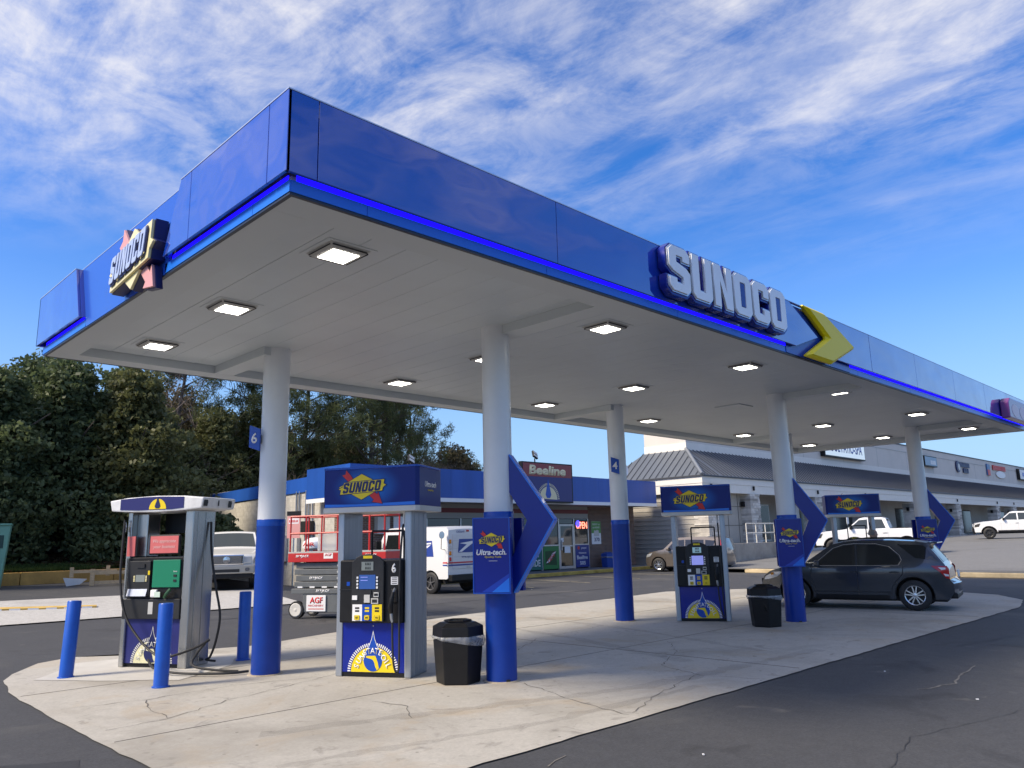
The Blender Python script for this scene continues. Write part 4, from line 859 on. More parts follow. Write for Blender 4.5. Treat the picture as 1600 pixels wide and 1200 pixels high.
for pts in ([(.86, .98), (.90, .80), (.82, .42), (.72, .30)], [(-.155, 1.0), (-.15, .6), (-.15, .30)], [(-1.16, 1.0), (-1.12, .80), (-.98, .66), (-.88, .52), (-.84, .30)], [(-.155, 1.0), (-.155, 1.49)]): suv.seam(pts, black_print, 'door_seam', .008, .004)
suv.seam([(.85, .40), (-.82, .40)], DG, 'door_crease', .014, .008)
suv.side([(1.90, .25), (.82, .25), (.82, .335), (-.80, .335), (-.80, .25), (1.90, .25)][1:5], black_pl, 'sill_cladding', .010)
for x in (-.02, -.86):
    suv.seam([(x, .845), (x-.09, .852), (x-.19, .845)], DG, 'door_handle', .016, .022)
for q in (1, -1):
    MB().tube([(.70, q*(.90), 1.03), (.72, q*.98, 1.05)], .02, 8).done('mirror_arm', black_pl, suv.t); MB().box(.64, .76, q*.97-.02 if q > 0 else -1.09, 1.09 if q > 0 else -.95, .99, 1.12).done('mirror', DG, suv.t, bevel=.03)
    suv.side([(-1.72, .99), (-2.03, .985), (-2.065, .93), (-2.06, .70), (-1.99, .72), (-1.90, .84), (-1.80, .92)], tail_red, 'tail_light', .012, (q,)); suv.side([(-1.86, .955), (-2.00, .95), (-2.0, .91), (-1.92, .90)], white_print, 'tail_lens', .016, (q,)); suv.side([(-1.95, .82), (-2.05, .80), (-2.05, .76), (-1.98, .76)], white_print, 'tail_lens', .016, (q,))
    suv.side([(1.55, .86), (1.80, .85), (2.02, .74), (2.07, .66), (1.90, .68), (1.70, .74)], head_gl, 'headlamp', .012, (q,)); MB().tube([(-1.42, q*.62, 1.575), (-.9, q*.63, 1.612), (-.2, q*.63, 1.618), (.22, q*.62, 1.57)], .016, 6).done('roof_rail', black_pl, suv.t)
    suv.side([(1.80, .845), (1.88, .81), (1.86, .77), (1.78, .79)], amber, 'indicator', .016, (q,))
    for x in sp['wheels']: suv.wheel(x, q, .340, .11, silver); suv.seam(arch(x, .34, .402, .25), black_pl, 'arch_trim', .012, .004, (q,))
suv.box('spoiler', DG, -1.88, -1.55, -.60, .60, 1.475, 1.505, .012); suv.box('rear_bumper', black_pl, -2.17, -2.0, -.70, .70, .27, .40, .03); suv.box('number_plate', white_print, -2.19, -2.165, -.15, .15, .72, .87, .003)
suv.box('grille', black_pl, 2.13, 2.22, -.45, .45, .45, .68, .02); suv.box('underbody', under, -1.95, 1.95, -.72, .72, .20, .30, 0)
# --- white mail truck
MW = carpaint('mail_white', (.70, .71, .71), 0, .4, .2)
usps_b = mat('mail_blue', (.015, .05, .27), .4); usps_r = mat('mail_red', (.55, .03, .04), .4)
lv_a = R(95); hv = Vector((math.cos(lv_a), math.sin(lv_a), 0)); left = Vector((-hv.y, hv.x, 0))
sp = dict(W=.95, belt=1.2, tum=.05, xf=2.2, xr=-2.2, wheels=(-1.38, 1.28), rw=.35, taperf=.16, taperr=.0, crease=0, bow=False)
c0 = Vector((16.50, 20.62, 0))-hv*sp['wheels'][0]-left*.9
lv = Car('mail_truck', 'boxy white mail van with blue eagle logo and red and blue stripe', 'van', c0, lv_a, sp)
lv.body([(-2.20, .52), (-2.20, 2.05), (-2.12, 2.14), (.70, 2.17), (.95, 2.08), (1.38, 1.36), (2.08, 1.14), (2.18, 1.02), (2.20, .5)], MW, .48, crown=.05)
lv.across((1.33, 1.43), (.98, 2.03), glass_dark, 'windshield', .92); lv.side([(.95, 1.30), (.80, 1.95), (.15, 1.95), (.15, 1.30)], glass_dark, 'side_window')
lv.side([(2.0, .98), (-2.19, .98), (-2.19, 1.025), (2.0, 1.025)], usps_r, 'red_stripe', .004); lv.side([(2.0, .90), (-2.19, .90), (-2.19, .945), (2.0, .945)], usps_b, 'blue_stripe', .004)
lv.side([(-.55, 1.20), (-1.55, 1.20), (-1.45, 1.72), (-.35, 1.72)], usps_b, 'logo_panel', .004); lv.side([(-.50, 1.22), (-.75, 1.22), (-1.40, 1.58), (-.55, 1.50)], white_print, 'logo_eagle', .007); lv.side([(-.6, 1.62), (-1.42, 1.66), (-1.42, 1.61), (-.6, 1.57)], white_print, 'logo_eagle', .007)
RM = Matrix(((0, 0, -1, 0), (-1, 0, 0, 0), (0, 1, 0, 0), (0, 0, 0, 1)))     # lay a flat shape on the tail, facing -x
lv.box('rear_door', mat('mail_door', (.66, .67, .67), .45, var=.05), -2.216, -2.19, -.72, .72, .80, 1.92, .006)
for z in (1.18, 1.45, 1.70): lv.box('door_slat_line', lamp_grey, -2.2185, -2.215, -.70, .70, z, z+.008, 0)
put('red_stripe', flat([rect(1.84, .045)], .002), usps_r, lv.t, -2.2205, 0, 1.0, M=RM); put('blue_stripe', flat([rect(1.84, .045)], .002), usps_b, lv.t, -2.2205, 0, .92, M=RM)
put('logo_panel', flat([[(-.40, -.20), (.36, -.20), (.42, .24), (-.34, .24)]], .002), usps_b, lv.t, -2.2205, 0.08, 1.52, M=RM)
put('logo_eagle', flat([[(-.37, -.18), (-.22, -.18), (.36, .12), (.30, .17), (-.32, .10), (.02, .06)]], .002), white_print, lv.t, -2.223, 0.08, 1.52, M=RM)
text('web_address', 'www.usps.com', usps_b, lv.t, -2.2205, .0, 1.16, width=.62, height=.075, M=RM); text('fleet_number', '1202649', usps_b, lv.t, -2.212, .35, 2.0, width=.38, height=.075, M=RM)
for k, mm in enumerate((amber, mat('lens_white', (.5, .5, .5), .3), amber, tail_red)):
    for q in (1, -1): lv.box('tail_lamp', mm, -2.235, -2.2, q*.83-.045, q*.83+.045, 1.62-k*.19, 1.75-k*.19, .02)
lv.box('marker_lamp', tail_red, -2.23, -2.2, -.06, .06, 2.0, 2.06, .01); lv.box('rear_bumper', black_pl, -2.36, -2.2, -.90, .90, .42, .62, .02); lv.box('licence_plate', grey_trim, -2.226, -2.216, -.10, .06, .83, .90, 0)
MB().lathe([(.12, -.02), (.12, 0), (.0, .012)], 20, 'x', (-2.10, 1.12, 1.90)).done('round_mirror', mat('mirror_face', (.6, .62, .64), .1, .6), lv.t); MB().tube([(-2.10, 1.12, 1.90), (-2.08, 1.12, 1.45), (-2.08, .95, 1.42)], .012, 6).done('mirror_arm', black_pl, lv.t)
lv.box('underbody', under, -1.9, 1.9, -.7, .7, .32, .5, 0); lv.box('bumper', black_pl, 2.18, 2.3, -.85, .85, .45, .6, .02)
for q in (1, -1):
    for x in sp['wheels']: lv.wheel(x, q, .35, .10, mat('steel_wheel', (.10, .10, .105), .5, .3), 5, False)
    lv.box('side_mirror', black_pl, 1.02, 1.10, q*1.12-.12, q*1.12+.12, 1.45, 1.75, .02)
    MB().tube([(1.06, q*.90, 1.5), (1.06, q*1.05, 1.5)], .012, 6).done('mirror_arm', black_pl, lv.t)
# --- pickups
def pickup(label, loc, ang, paint, lower, front=False, group=None, rims=silver, zoff=0.):
    sp = dict(W=.97, belt=1.28, tum=.30, xf=2.85, xr=-2.85, wheels=(-1.72, 1.90), rw=.40, taperf=.14, taperr=.02, crease=.02)
    p = Car('pickup_truck', label, 'pickup truck', (loc[0], loc[1], loc[2]+zoff), ang, sp, group)
    p.body([(-2.83, .55), (-2.85, .75), (-2.84, 1.28), (-2.80, 1.31), (-.98, 1.31), (-.93, 1.40), (-.80, 1.84), (-.62, 1.90), (.30, 1.915), (.50, 1.87), (1.12, 1.34), (1.4, 1.29), (2.3, 1.21), (2.70, 1.13), (2.82, .98), (2.85, .62)], paint, .48, .50)
    p.side([(1.02, 1.34), (.52, 1.79), (.10, 1.82), (.10, 1.32)], glass_tint, 'side_window'); p.side([(.02, 1.32), (.02, 1.82), (-.62, 1.80), (-.78, 1.34)], glass_tint, 'side_window')
    p.across((1.08, 1.38), (.54, 1.84), glass_tint, 'windshield', .90); p.across((-.90, 1.45), (-.81, 1.80), glass_dark, 'rear_window', .82, .006)
    for pts in ([(1.12, 1.27), (1.12, .62)], [(.06, 1.30), (.06, .60)], [(-.85, 1.28), (-.9, .60)]): p.seam(pts, lamp_grey, 'door_seam', .005, .003)
    p.box('bed_floor', black_pl, -2.76, -1.0, -.80, .80, 1.3125, 1.35, 0); p.box('underbody', under, -2.6, 2.5, -.75, .75, .36, .55, 0)
    p.side([(2.4, .48), (2.4, .56), (-2.3, .56), (-2.3, .48)][:0] or [(1.35, .48), (1.35, .60), (-1.15, .60), (-1.15, .48)], lower, 'sill_cladding', .012)
    for q in (1, -1):
        for x in sp['wheels']: p.wheel(x, q, .40, .13, rims, 6, False)
        MB().box(.86, .98, *(sorted((q*.96, q*1.20))), 1.30, 1.48).done('mirror', black_pl if not front else paint, p.t, bevel=.03)
        for x in (.78-.55, -.62): p.seam([(x, 1.10), (x-.2, 1.10)], paint, 'door_handle', .018, .02)
        p.side([(2.40, 1.12), (2.76, 1.02), (2.80, .84), (2.52, .88)], head_gl if front else mat('smoked_lamp', (.05, .05, .05), .15, coat=.8), 'headlamp', .012, (q,))
        p.box('headlamp', head_gl, 2.86, 2.925, min(q*.52, q*.80), max(q*.52, q*.80), .86, 1.08, .02)
        p.box('fog_lamp', mat('fog_lamp', (.16, .16, .17), .2), 2.965, 2.985, min(q*.60, q*.73), max(q*.60, q*.73), .60, .71, .04)
        p.side([(-2.60, .80), (-2.84, .80), (-2.84, 1.22), (-2.66, 1.22)], tail_red, 'tail_light', .012, (q,))
        for x in sp['wheels']:
            p.seam(arch(x, .40, .505, .50), lower, 'arch_trim', .028, .004, (q,))
    p.box('grille', mat('grille_dark', (.03, .03, .032), .4, .5), 2.86, 2.965, -.50, .50, .84, 1.10, .02); p.box('grille_frame', chrome if front else black_pl, 2.85, 2.955, -.545, .545, .81, 1.135, .03)
    if front:
        MB().lathe([(.001, .03), (.11, .02), (.12, 0)], 20, 'x', (2.96, 0, .97)).done('oval_badge', chrome, p.t).scale = (1, 1, 1)
        for k in range(9): p.box('grille_bar', lamp_grey, 2.962, 2.970, -.47, .47, .855+.027*k, .862+.027*k, 0)
    p.box('front_bumper', lower, 2.84, 2.97, -.90, .90, .52, .80, .04); p.box('bumper_intake', black_print, 2.96, 2.978, -.42, .42, .57, .67, .01); p.box('valance', black_pl, 2.80, 2.93, -.85, .85, .36, .519, .03)
    return p
WP = carpaint('white_truck_paint', (.74, .75, .76), 0, .3, .8); TAN = mat('tan_trim', (.30, .27, .22), .35, .3); WW = carpaint('warm_white_paint', (.72, .70, .64), 0, .3, .8)
lt = Vector((11.6, 25.3, 0)); fwd = Vector((-.47, -.883, 0)); tc_ = lt-fwd*2.9
pickup('cream white pickup truck facing forward beside the store side wall', (tc_.x, tc_.y, float(G(11.6, 25.8))), math.atan2(fwd.y, fwd.x), WW, mat('pewter', (.36, .35, .32), .35, .4), True, zoff=.02)
pickup('white pickup truck parked at the plaza behind the third pump', (43.9, 16.6, .50), R(104), WP, black_pl, rims=mat('rim_black', (.03, .03, .03), .4))
pickup('white crew cab pickup on the upper lot before the stone columns', (66.2, 14.6, float(LOT(66))), R(103), WP, black_pl, rims=MATS['rim_black'])
# --- taupe hatchback
SP = carpaint('taupe_paint', (.15, .125, .105), .4, .3)
hs_a = R(104); hv = Vector((math.cos(hs_a), math.sin(hs_a), 0)); left = Vector((-hv.y, hv.x, 0))
sp = dict(W=.88, belt=.98, tum=.22, xf=2.0, xr=-2.02, wheels=(-1.25, 1.28), rw=.33, taperf=.2, taperr=.05, crease=.02)
c0 = Vector((31.9, 22.3, 0))-hv*1.28-left*.85
hb = Car('hatchback', 'taupe boxy hatchback parked beside the store and the plaza ramp', 'car', c0, hs_a, sp)
hb.body([(-1.98, .30), (-2.04, .5), (-2.02, 1.0), (-1.93, 1.5), (-1.80, 1.58), (-.8, 1.62), (.2, 1.60), (.45, 1.55), (1.0, 1.05), (1.3, 1.0), (1.75, .92), (1.96, .74), (2.0, .5), (1.95, .28)], SP, .26)
hb.side([(.86, 1.04), (.40, 1.47), (-.05, 1.50), (-.05, 1.02)], glass_dark, 'side_window'); hb.side([(-.10, 1.02), (-.10, 1.50), (-1.0, 1.48), (-1.0, 1.06)], glass_dark, 'side_window'); hb.side([(-1.08, 1.08), (-1.08, 1.47), (-1.55, 1.44), (-1.45, 1.16)], glass_dark, 'quarter_window')
hb.across((.95, 1.1), (.48, 1.53), glass_tint, 'windshield', .90); hb.across((-2.01, 1.05), (-1.94, 1.46), glass_dark, 'rear_window', .72, .006, crown=.01)
for pts in ([(.92, 1.0), (.9, .40)], [(-.07, 1.0), (-.07, .36)], [(-1.04, 1.0), (-.9, .5)]): hb.seam(pts, black_print, 'door_seam', .005, .003)
for q in (1, -1):
    for x in sp['wheels']: hb.wheel(x, q, .33, .10, silver)
    hb.box('mirror', SP, .66, .78, *(sorted((q*.86, q*1.06))), 1.0, 1.14, .03); hb.side([(1.55, .90), (1.88, .82), (1.93, .68), (1.70, .74)], head_gl, 'headlamp', .012, (q,)); hb.side([(-1.80, 1.08), (-1.96, 1.08), (-1.90, 1.46), (-1.80, 1.46)], tail_red, 'tail_light', .012, (q,))
hb.box('underbody', under, -1.8, 1.8, -.7, .7, .18, .3, 0)
# --- scissor lift
la = math.atan2(-.872, .489); t = thing('scissor_lift', 'red and charcoal scissor lift with railed platform parked on the asphalt', 'scissor lift', (9.43, 17.02, 0), la)
sr = mat('lift_red', (.50, .022, .022), .4, var=.1, vscale=4); sgm = mat('lift_grey', (.12, .13, .135), .45, var=.15, vscale=4); tyre_w = mat('wheel_cream', (.62, .60, .55), .6)
MB().box(.28, 2.35, .02, .80, .14, .56).done('chassis', sgm, t, bevel=.02); MB().box(-.02, 2.45, -.0, .82, .565, .68).done('deck_plate', sgm, t, bevel=.01)
for k in range(7): MB().box(.15+.32*k, .28+.32*k, -.004, 0, .70, .735).done('hazard_dash', white_print, t)
for k in range(4):
    z = .70+.145*k; MB().box(.02+.04*(k % 2), 2.36-.04*(k % 2), .06, .76, z+.006, z+.137).done('scissor_arm', sgm, t, bevel=.012); MB().lathe([(.03, .04), (.03, .06)], 14, 'y', (1.18, 0, z+.07)).done('pivot_pin', lamp_grey, t)
MB().box(-.12, 2.42, -.02, .84, 1.29, 1.50).done('platform_skirt', sr, t, bevel=.012); MB().box(-.12, 2.42, -.02, .84, 1.501, 1.53).done('platform_floor', lamp_grey, t)
for y in (0, .82):
    for z in (1.96, 2.36): MB().tube([(-.08, y, z), (2.38, y, z)], .022, 8).done('rail', sr, t)
    for x in (-.08, .34, .75, 1.17, 1.58, 2.0, 2.38): MB().tube([(x, y, 1.53), (x, y, 2.36)], .019, 8).done('rail_post', sr, t)
for x in (-.08, 2.38):
    for z in (1.96, 2.36): MB().tube([(x, 0, z), (x, .82, z)], .022, 8).done('rail', sr, t)
for x in (.12, 1.95):
    for y in (-.01, .72):
        o = MB().lathe([(.12, -.0), (.19, 0), (.20, .02), (.20, .11), (.19, .13), (.1, .13)], 24, 'y', (x, y, .20)).done('wheel', rubber, t, smooth=40.)
        MB().lathe([(.155, -.004), (.14, -.016), (.05, -.01), (.001, -.02)], 20, 'y', (x, y, .20)).done('rim', tyre_w, o)
for (x, z, w_, mm, y) in ((.17, 1.42, .36, white_print, -.022), (1.95, 1.42, .3, white_print, -.022), (.72, .625, .36, white_print, -.002), (.50, .915, .36, white_print, .058)): text('lettering', 'SKYJACK', mm, t, x+.1, y, z, width=w_, height=.075, bold=.03, shear=.15)
b_ = MB().box(.40, .90, -.01, .018, .17, .53).done('hire_board', white_print, t, bevel=.005); text('lettering', 'AGF', red_print, t, .66, -.012, .42, width=.34, height=.14, bold=.03); text('small_print', 'MACHINERY', red_print, t, .65, -.012, .30, width=.40, height=.045); put('rule', flat([rect(.4, .03)], .001), pink_print, t, .65, -.012, .225)
put('hire_sticker', flat([rect(.24, .13)], .002), white_print, t, .95, -.0215, 1.43); text('lettering', 'AGF', red_print, t, .95, -.024, 1.45, width=.18, height=.06, bold=.02)
MB().lathe([(.05, -.01), (.05, 0)], 16, 'y', (1.25, .055, .92)).done('warning_disc', red_print, t); MB().box(1.62, 1.78, -.004, .018, .20, .30).done('sticker', grey_trim, t); MB().box(1.85, 1.98, -.004, .018, .38, .50).done('sticker', white_print, t); MB().lathe([(.05, -.006), (.05, .018)], 14, 'y', (1.55, 0, .40)).done('socket', mat('dark_red', (.12, .01, .01), .5), t)
MB().box(.5, 1.05, .25, .6, 1.54, 1.95).done('tool_box', grey_trim, t, bevel=.02)
# --- person behind the dark car
def person(loc, ang):
    t = thing('person', 'person with short grey hair standing behind the dark car', 'person', loc, ang)
    J = {'pel': (0, 0, .93), 'wai': (0, 0, 1.08), 'che': (.01, 0, 1.30), 'nek': (0, 0, 1.46), 'hb': (.015, 0, 1.53), 'hm': (.025, 0, 1.60), 'ht': (.015, 0, 1.68)}
    for s, n in ((1, 'l'), (-1, 'r')):
        J.update({'hip'+n: (0, s*.10, .90), 'kne'+n: (.02, s*.11, .49), 'ank'+n: (-.02, s*.11, .08), 'toe'+n: (.16, s*.13, .035), 'sho'+n: (0, s*.19, 1.40), 'elb'+n: (-.02, s*.24, 1.12), 'wri'+n: (.12, s*.22, .92), 'han'+n: (.18, s*.21, .86)})
    Ed = [('pel', 'wai'), ('wai', 'che'), ('che', 'nek'), ('nek', 'hb'), ('hb', 'hm'), ('hm', 'ht')]
    for n in 'lr': Ed += [('pel', 'hip'+n), ('hip'+n, 'kne'+n), ('kne'+n, 'ank'+n), ('ank'+n, 'toe'+n), ('che', 'sho'+n), ('sho'+n, 'elb'+n), ('elb'+n, 'wri'+n), ('wri'+n, 'han'+n)]
    rad = {'pel': .15, 'wai': .14, 'che': .16, 'nek': .06, 'hb': .07, 'hm': .095, 'ht': .07}
    ks = list(J); me = bpy.data.meshes.new('body'); me.from_pydata([J[k] for k in ks], [(ks.index(a), ks.index(b)) for a, b in Ed], [])
    o = link('body', me, mat('dark_clothes', (.025, .028, .035), .8), t); sk = o.modifiers.new('skin', 'SKIN'); o.modifiers.new('sub', 'SUBSURF').levels = 1; o.modifiers['sub'].render_levels = 2
    for i, k in enumerate(ks):
        r_ = rad.get(k, {'hip': .095, 'kne': .065, 'ank': .045, 'toe': .04, 'sho': .065, 'elb': .048, 'wri': .034, 'han': .035}.get(k[:3], .05)); me.skin_vertices[0].data[i].radius = (r_, r_*(.75 if k in ('pel', 'wai', 'che') else 1))
    me.skin_vertices[0].data[0].use_root = True
    skin = mat('skin', (.42, .24, .17), .55); hd = MB().lathe([(.001, 1.475), (.055, 1.49), (.078, 1.54), (.088, 1.60), (.085, 1.66), (.06, 1.705), (.001, 1.72)], 20).done('face', skin, t, smooth=60.)
    hd.location = (.02, 0, 0); hd.scale = (1.12, 1, 1)
    MB().lathe([(.092, 1.585), (.092, 1.65), (.066, 1.71), (.001, 1.728)], 20).done('hair', mat('grey_hair', (.20, .18, .16), .8), t, smooth=60.).location = (-.012, 0, 0)
    MB().lathe([(.001, -.012), (.014, -.004), (.02, .02), (.001, .03)], 8, 'x', (.11, 0, 1.59)).done('nose', skin, t)
    for s in (1, -1):
        MB().box(.0, .03, s*.088-.008, s*.088+.008, 1.57, 1.625).done('ear', skin, t, bevel=.006); MB().lathe([(.001, -.004), (.011, 0), (.001, .006)], 8, 'x', (.107, s*.035, 1.615)).done('eye', black_print, t)
        for k in range(5):
            a = (.215+.0*k, s*(.21+.02*(k-2)), .85); b = (.255-(.02 if k in (0, 4) else 0), s*(.21+.024*(k-2)), .80-.005*k); MB().tube([(.18, s*(.21+.012*(k-2)), .88), a, b], [.011, .009, .007], 6).done('finger', skin, t, smooth=True)
    MB().box(.10, .115, -.025, .025, 1.545, 1.553).done('mouth', mat('lip', (.30, .12, .10), .5), t)
    return t
person((20.62, 7.80, .013), R(-40))
# ------------------------------------------------------------------ convenience store
st = thing('store_building', 'low brick convenience store with blue fascia band and white side wall', 'building', (26, 30, 0), world=True)
GD = mat('soffit_grey', (.30, .30, .29), .7); frame_a = mat('window_alu', (.48, .49, .49), .35, .5)  # one even grey for the store soffit, fascia core and header
MB().box(16.9, 17.2, 27.0, 41, -.2, 4.35).done('side_wall', block, st); MB().box(17.2, 36.5, 40.7, 41, 0, 4.3).done('rear_wall', block, st); MB().box(16.95, 36.5, 27.3, 41, 4.0, 4.2).done('roof', mat('roof_grey', (.25, .25, .25), .9), st)
MB().box(16.895, 21.3, 26.98, 27.28, 0, 3.36).done('brick_wall', brick, st); MB().box(32.32, 36.4, 26.98, 27.28, 0, 3.36).done('brick_wall', brick, st); MB().box(36.1, 36.4, 27.28, 41, 0, 4.2).done('brick_wall', brick, st)
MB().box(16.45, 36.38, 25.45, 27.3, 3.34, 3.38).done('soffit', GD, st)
for i, (a, b) in enumerate(zip(np.arange(16.40, 36.3, 2.5), list(np.arange(18.90, 36.3, 2.5))+[36.42])): MB().box(a+.004, b-.004, 25.38, 25.43, 3.50, 4.72).done('fascia_panel', store_blue, st)
MB().box(16.36, 16.40, 25.38, 28.6, 3.50, 4.72).done('fascia_panel', store_blue, st); MB().box(36.42, 36.46, 25.38, 27.3, 3.50, 4.72).done('fascia_panel', store_blue, st)
MB().box(16.41, 36.41, 25.44, 27.3, 3.5, 4.70).done('fascia_core', GD, st)
MB().box(16.35, 36.46, 25.36, 25.42, 3.33, 3.495).done('white_trim', white_paint, st); MB().box(16.35, 16.40, 25.43, 28.6, 3.33, 3.495).done('white_trim', white_paint, st)
MB().prism([(28.62, 3.90), (40.9, 3.72), (40.9, 4.24), (28.62, 4.52)], 'x', 16.83, 16.895).done('parapet_band', store_blue, st)
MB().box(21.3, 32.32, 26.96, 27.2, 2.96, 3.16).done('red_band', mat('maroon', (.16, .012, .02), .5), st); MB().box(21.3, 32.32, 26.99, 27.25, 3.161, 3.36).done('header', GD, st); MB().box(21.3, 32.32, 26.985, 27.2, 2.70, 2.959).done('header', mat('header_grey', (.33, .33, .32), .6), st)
mull = [21.34, 23.3, 25.3, 27.28, 28.66, 29.93, 31.13, 32.28]
for x in mull: MB().box(x-.035, x+.035, 26.96, 27.06, .15, 2.70).done('mullion', frame_a, st)
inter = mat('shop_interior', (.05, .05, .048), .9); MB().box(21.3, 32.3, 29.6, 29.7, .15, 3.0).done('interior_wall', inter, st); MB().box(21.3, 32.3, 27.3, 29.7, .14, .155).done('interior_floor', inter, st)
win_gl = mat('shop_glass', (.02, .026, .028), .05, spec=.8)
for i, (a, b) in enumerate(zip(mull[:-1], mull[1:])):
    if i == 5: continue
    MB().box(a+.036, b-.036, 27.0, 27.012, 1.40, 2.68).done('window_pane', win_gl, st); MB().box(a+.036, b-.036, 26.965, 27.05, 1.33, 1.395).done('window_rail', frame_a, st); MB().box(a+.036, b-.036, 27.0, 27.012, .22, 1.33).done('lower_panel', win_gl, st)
dr = MB().box(29.97, 31.09, 27.0, 27.012, .30, 2.32).done('door', win_gl, st)
for q in ((29.97, 30.06, .17, 2.42), (31.0, 31.09, .17, 2.42), (30.061, 30.999, .17, .30), (30.061, 30.999, 2.32, 2.42)): MB().box(q[0], q[1], 26.965, 27.04, q[2], q[3]).done('door_frame', frame_a, dr)
MB().box(30.061, 30.999, 26.975, 27.0, 1.28, 1.34).done('door_bar', frame_a, dr); MB().box(30.07, 30.11, 26.90, 26.96, 1.1, 1.6).done('door_handle', alum, dr)
MB().box(29.97, 31.09, 27.0, 27.012, 2.45, 2.68).done('transom', win_gl, st)
FY2 = Matrix.Identity(4)
def poster(name, lab, x0, x1, z0, z1, m, y=26.955, cat='poster'):
    t = thing(name, lab, cat, ((x0+x1)/2, y, (z0+z1)/2)); MB().box(-(x1-x0)/2, (x1-x0)/2, -.012, 0, -(z1-z0)/2, (z1-z0)/2).done('panel', m, t); return t
pg = mat('poster_green', (.02, .20, .05), .5); pb = mat('poster_blue', (.012, .035, .22), .45); teal = mat('poster_teal', (.01, .13, .11), .5)
t = poster('drink_poster', 'green drink poster with slanted red logo left of the shop door', 28.72, 29.87, .20, 1.32, pg)
put('logo_frame', flat([[(-.44, -.32), (.40, -.36), (.36, .36), (-.46, .34)]], .002), mat('poster_dark_green', (.01, .07, .02), .5), t, 0, -.014, -.02); put('logo_slash', flat([[(-.40, -.26), (-.18, -.22), (.36, .30), (.12, .24)]], .002), white_print, t, 0, -.017, 0)
me = textmesh('DEW', .66, .20, .002, .03, .2); me.transform(Matrix.Rotation(R(38), 4, 'Z')); put('lettering', me, red_print, t, .0, -.020, .0)
t = poster('window_poster', 'teal poster with white words INSIDE next to the green drink poster', 27.32, 28.63, .20, 1.32, teal); text('lettering', 'IT', white_print, t, .32, -.014, .2, width=.34, height=.30, bold=.02); text('lettering', 'INSIDE', white_print, t, 0, -.014, -.24, width=1.0, height=.34, bold=.02)
t = poster('welcome_poster', 'dark blue poster saying Welcome to Beeline 505 right of the door', 31.17, 32.26, .20, 1.34, pb)
text('brand', 'pepsi', white_print, t, .12, -.014, .40, width=.40, height=.13); MB().lathe([(.09, -.003), (.09, 0)], 18, 'y', (-.30, -.013, .42)).done('round_logo', red_print, t); text('lettering', 'Welcome to', white_print, t, 0, -.014, .16, width=.60, height=.09, bold=.02); text('lettering', 'Beeline', white_print, t, -.02, -.014, -.07, width=.86, height=.2, bold=.02); text('lettering', '505', white_print, t, 0, -.014, -.36, width=.46, height=.19, bold=.02)
t = poster('price_poster', 'green and white price poster on the brick wall above the blue bins', 32.55, 33.33, 1.35, 2.56, white_print, 26.968)
put('green_half', flat([rect(.78, .62, 0, .29)], .002), mat('lime_green', (.10, .32, .08), .5), t, 0, -.014, 0); text('lettering', 'RIGHT on', white_print, t, 0, -.017, .45, width=.6, height=.1); text('lettering', 'the MONEY', white_print, t, 0, -.017, .28, width=.6, height=.1); text('price', '370', navy, t, .04, -.014, -.36, width=.44, height=.2, bold=.02); put('bottles', flat([[(-.22, -.18), (.24, -.18), (.2, .12), (.06, .16), (-.04, .1), (-.18, .14)]], .002), grey_trim, t, 0, -.019, 0)
t = thing('open_sign', 'lit red and blue OPEN sign hanging in the shop window', 'sign', (31.72, 26.985, 2.38)); MB().box(-.5, .5, -.02, 0, -.24, .24).done('panel', black_pl, t)
text('lettering', 'OPEN', mat('neon_red', (1., .22, .16), .4, emit=1.6), t, .03, -.022, -.02, width=.9, height=.36, bold=.02); MB().lathe([(.17, -.004), (.17, 0)], 20, 'y', (-.27, -.026, .06)).done('blue_dot', mat('neon_blue', (.05, .05, 1.), .4, emit=1.4), t)
t = thing('window_sign', 'pale blue lettered sign inside the shop window left of the chevron', 'sign', (27.9, 26.98, 2.25)); text('lettering', 'W', mat('pale_cyan', (.45, .65, .78), .5), t, -.42, -.005, 0, width=.34, height=.34, bold=.02)
for (x, z, w_, h_, lb) in ((30.55, 1.12, .45, .32, 'white notice on the lower half of the shop door'), (30.16, 1.62, .22, .2, 'small white notice beside the shop door handle')):
    o = MB().box(-w_/2, w_/2, -.01, 0, -h_/2, h_/2).done('notice', white_print, None, loc=(x, 26.96, z)); tag(o, lb, 'notice')
bs = thing('store_sign', 'red and navy Beeline sign box with half sun over the shop entrance', 'sign', (27.28, 25.36, 4.33))
MB().box(-1.78, 1.78, -.22, 0, -.95, .95).done('frame', black_pl, bs); put('red_band', flat([rect(3.42, .62, 0, .58)], .004), mat('sign_maroon', (.27, .035, .035), .35), bs, 0, -.222, 0); put('navy_band', flat([rect(3.42, 1.14, 0, -.305)], .004), mat('sign_navy', (.018, .018, .15), .35), bs, 0, -.222, 0)
text('lettering', 'Beeline', mat('cream_print', (.74, .66, .42), .5), bs, -.02, -.226, .58, width=2.6, height=.46, bold=.045, shear=.1)
hd = [(.62*math.cos(R(a)), .62*math.sin(R(a))) for a in range(0, 181, 8)]; put('sun_disc', flat([hd], .003), MATS['cream_print'], bs, -.02, -.226, -.80)
for k in range(25):
    a = 4+172*k/24; put('sun_ray', flat([[(r_*math.cos(R(a+q)), r_*math.sin(R(a+q))) for r_, q in ((.66, -1.6), (.78, -1.6), (.78, 1.6), (.66, 1.6))]], .003), MATS['cream_print'], bs, -.02, -.226, -.80)
put('drop', flat([[(-.2, .2), (0, .98), (.2, .2), (.1, .05), (-.1, .05)]], .003), sign_blue2, bs, -.02, -.230, -.78)
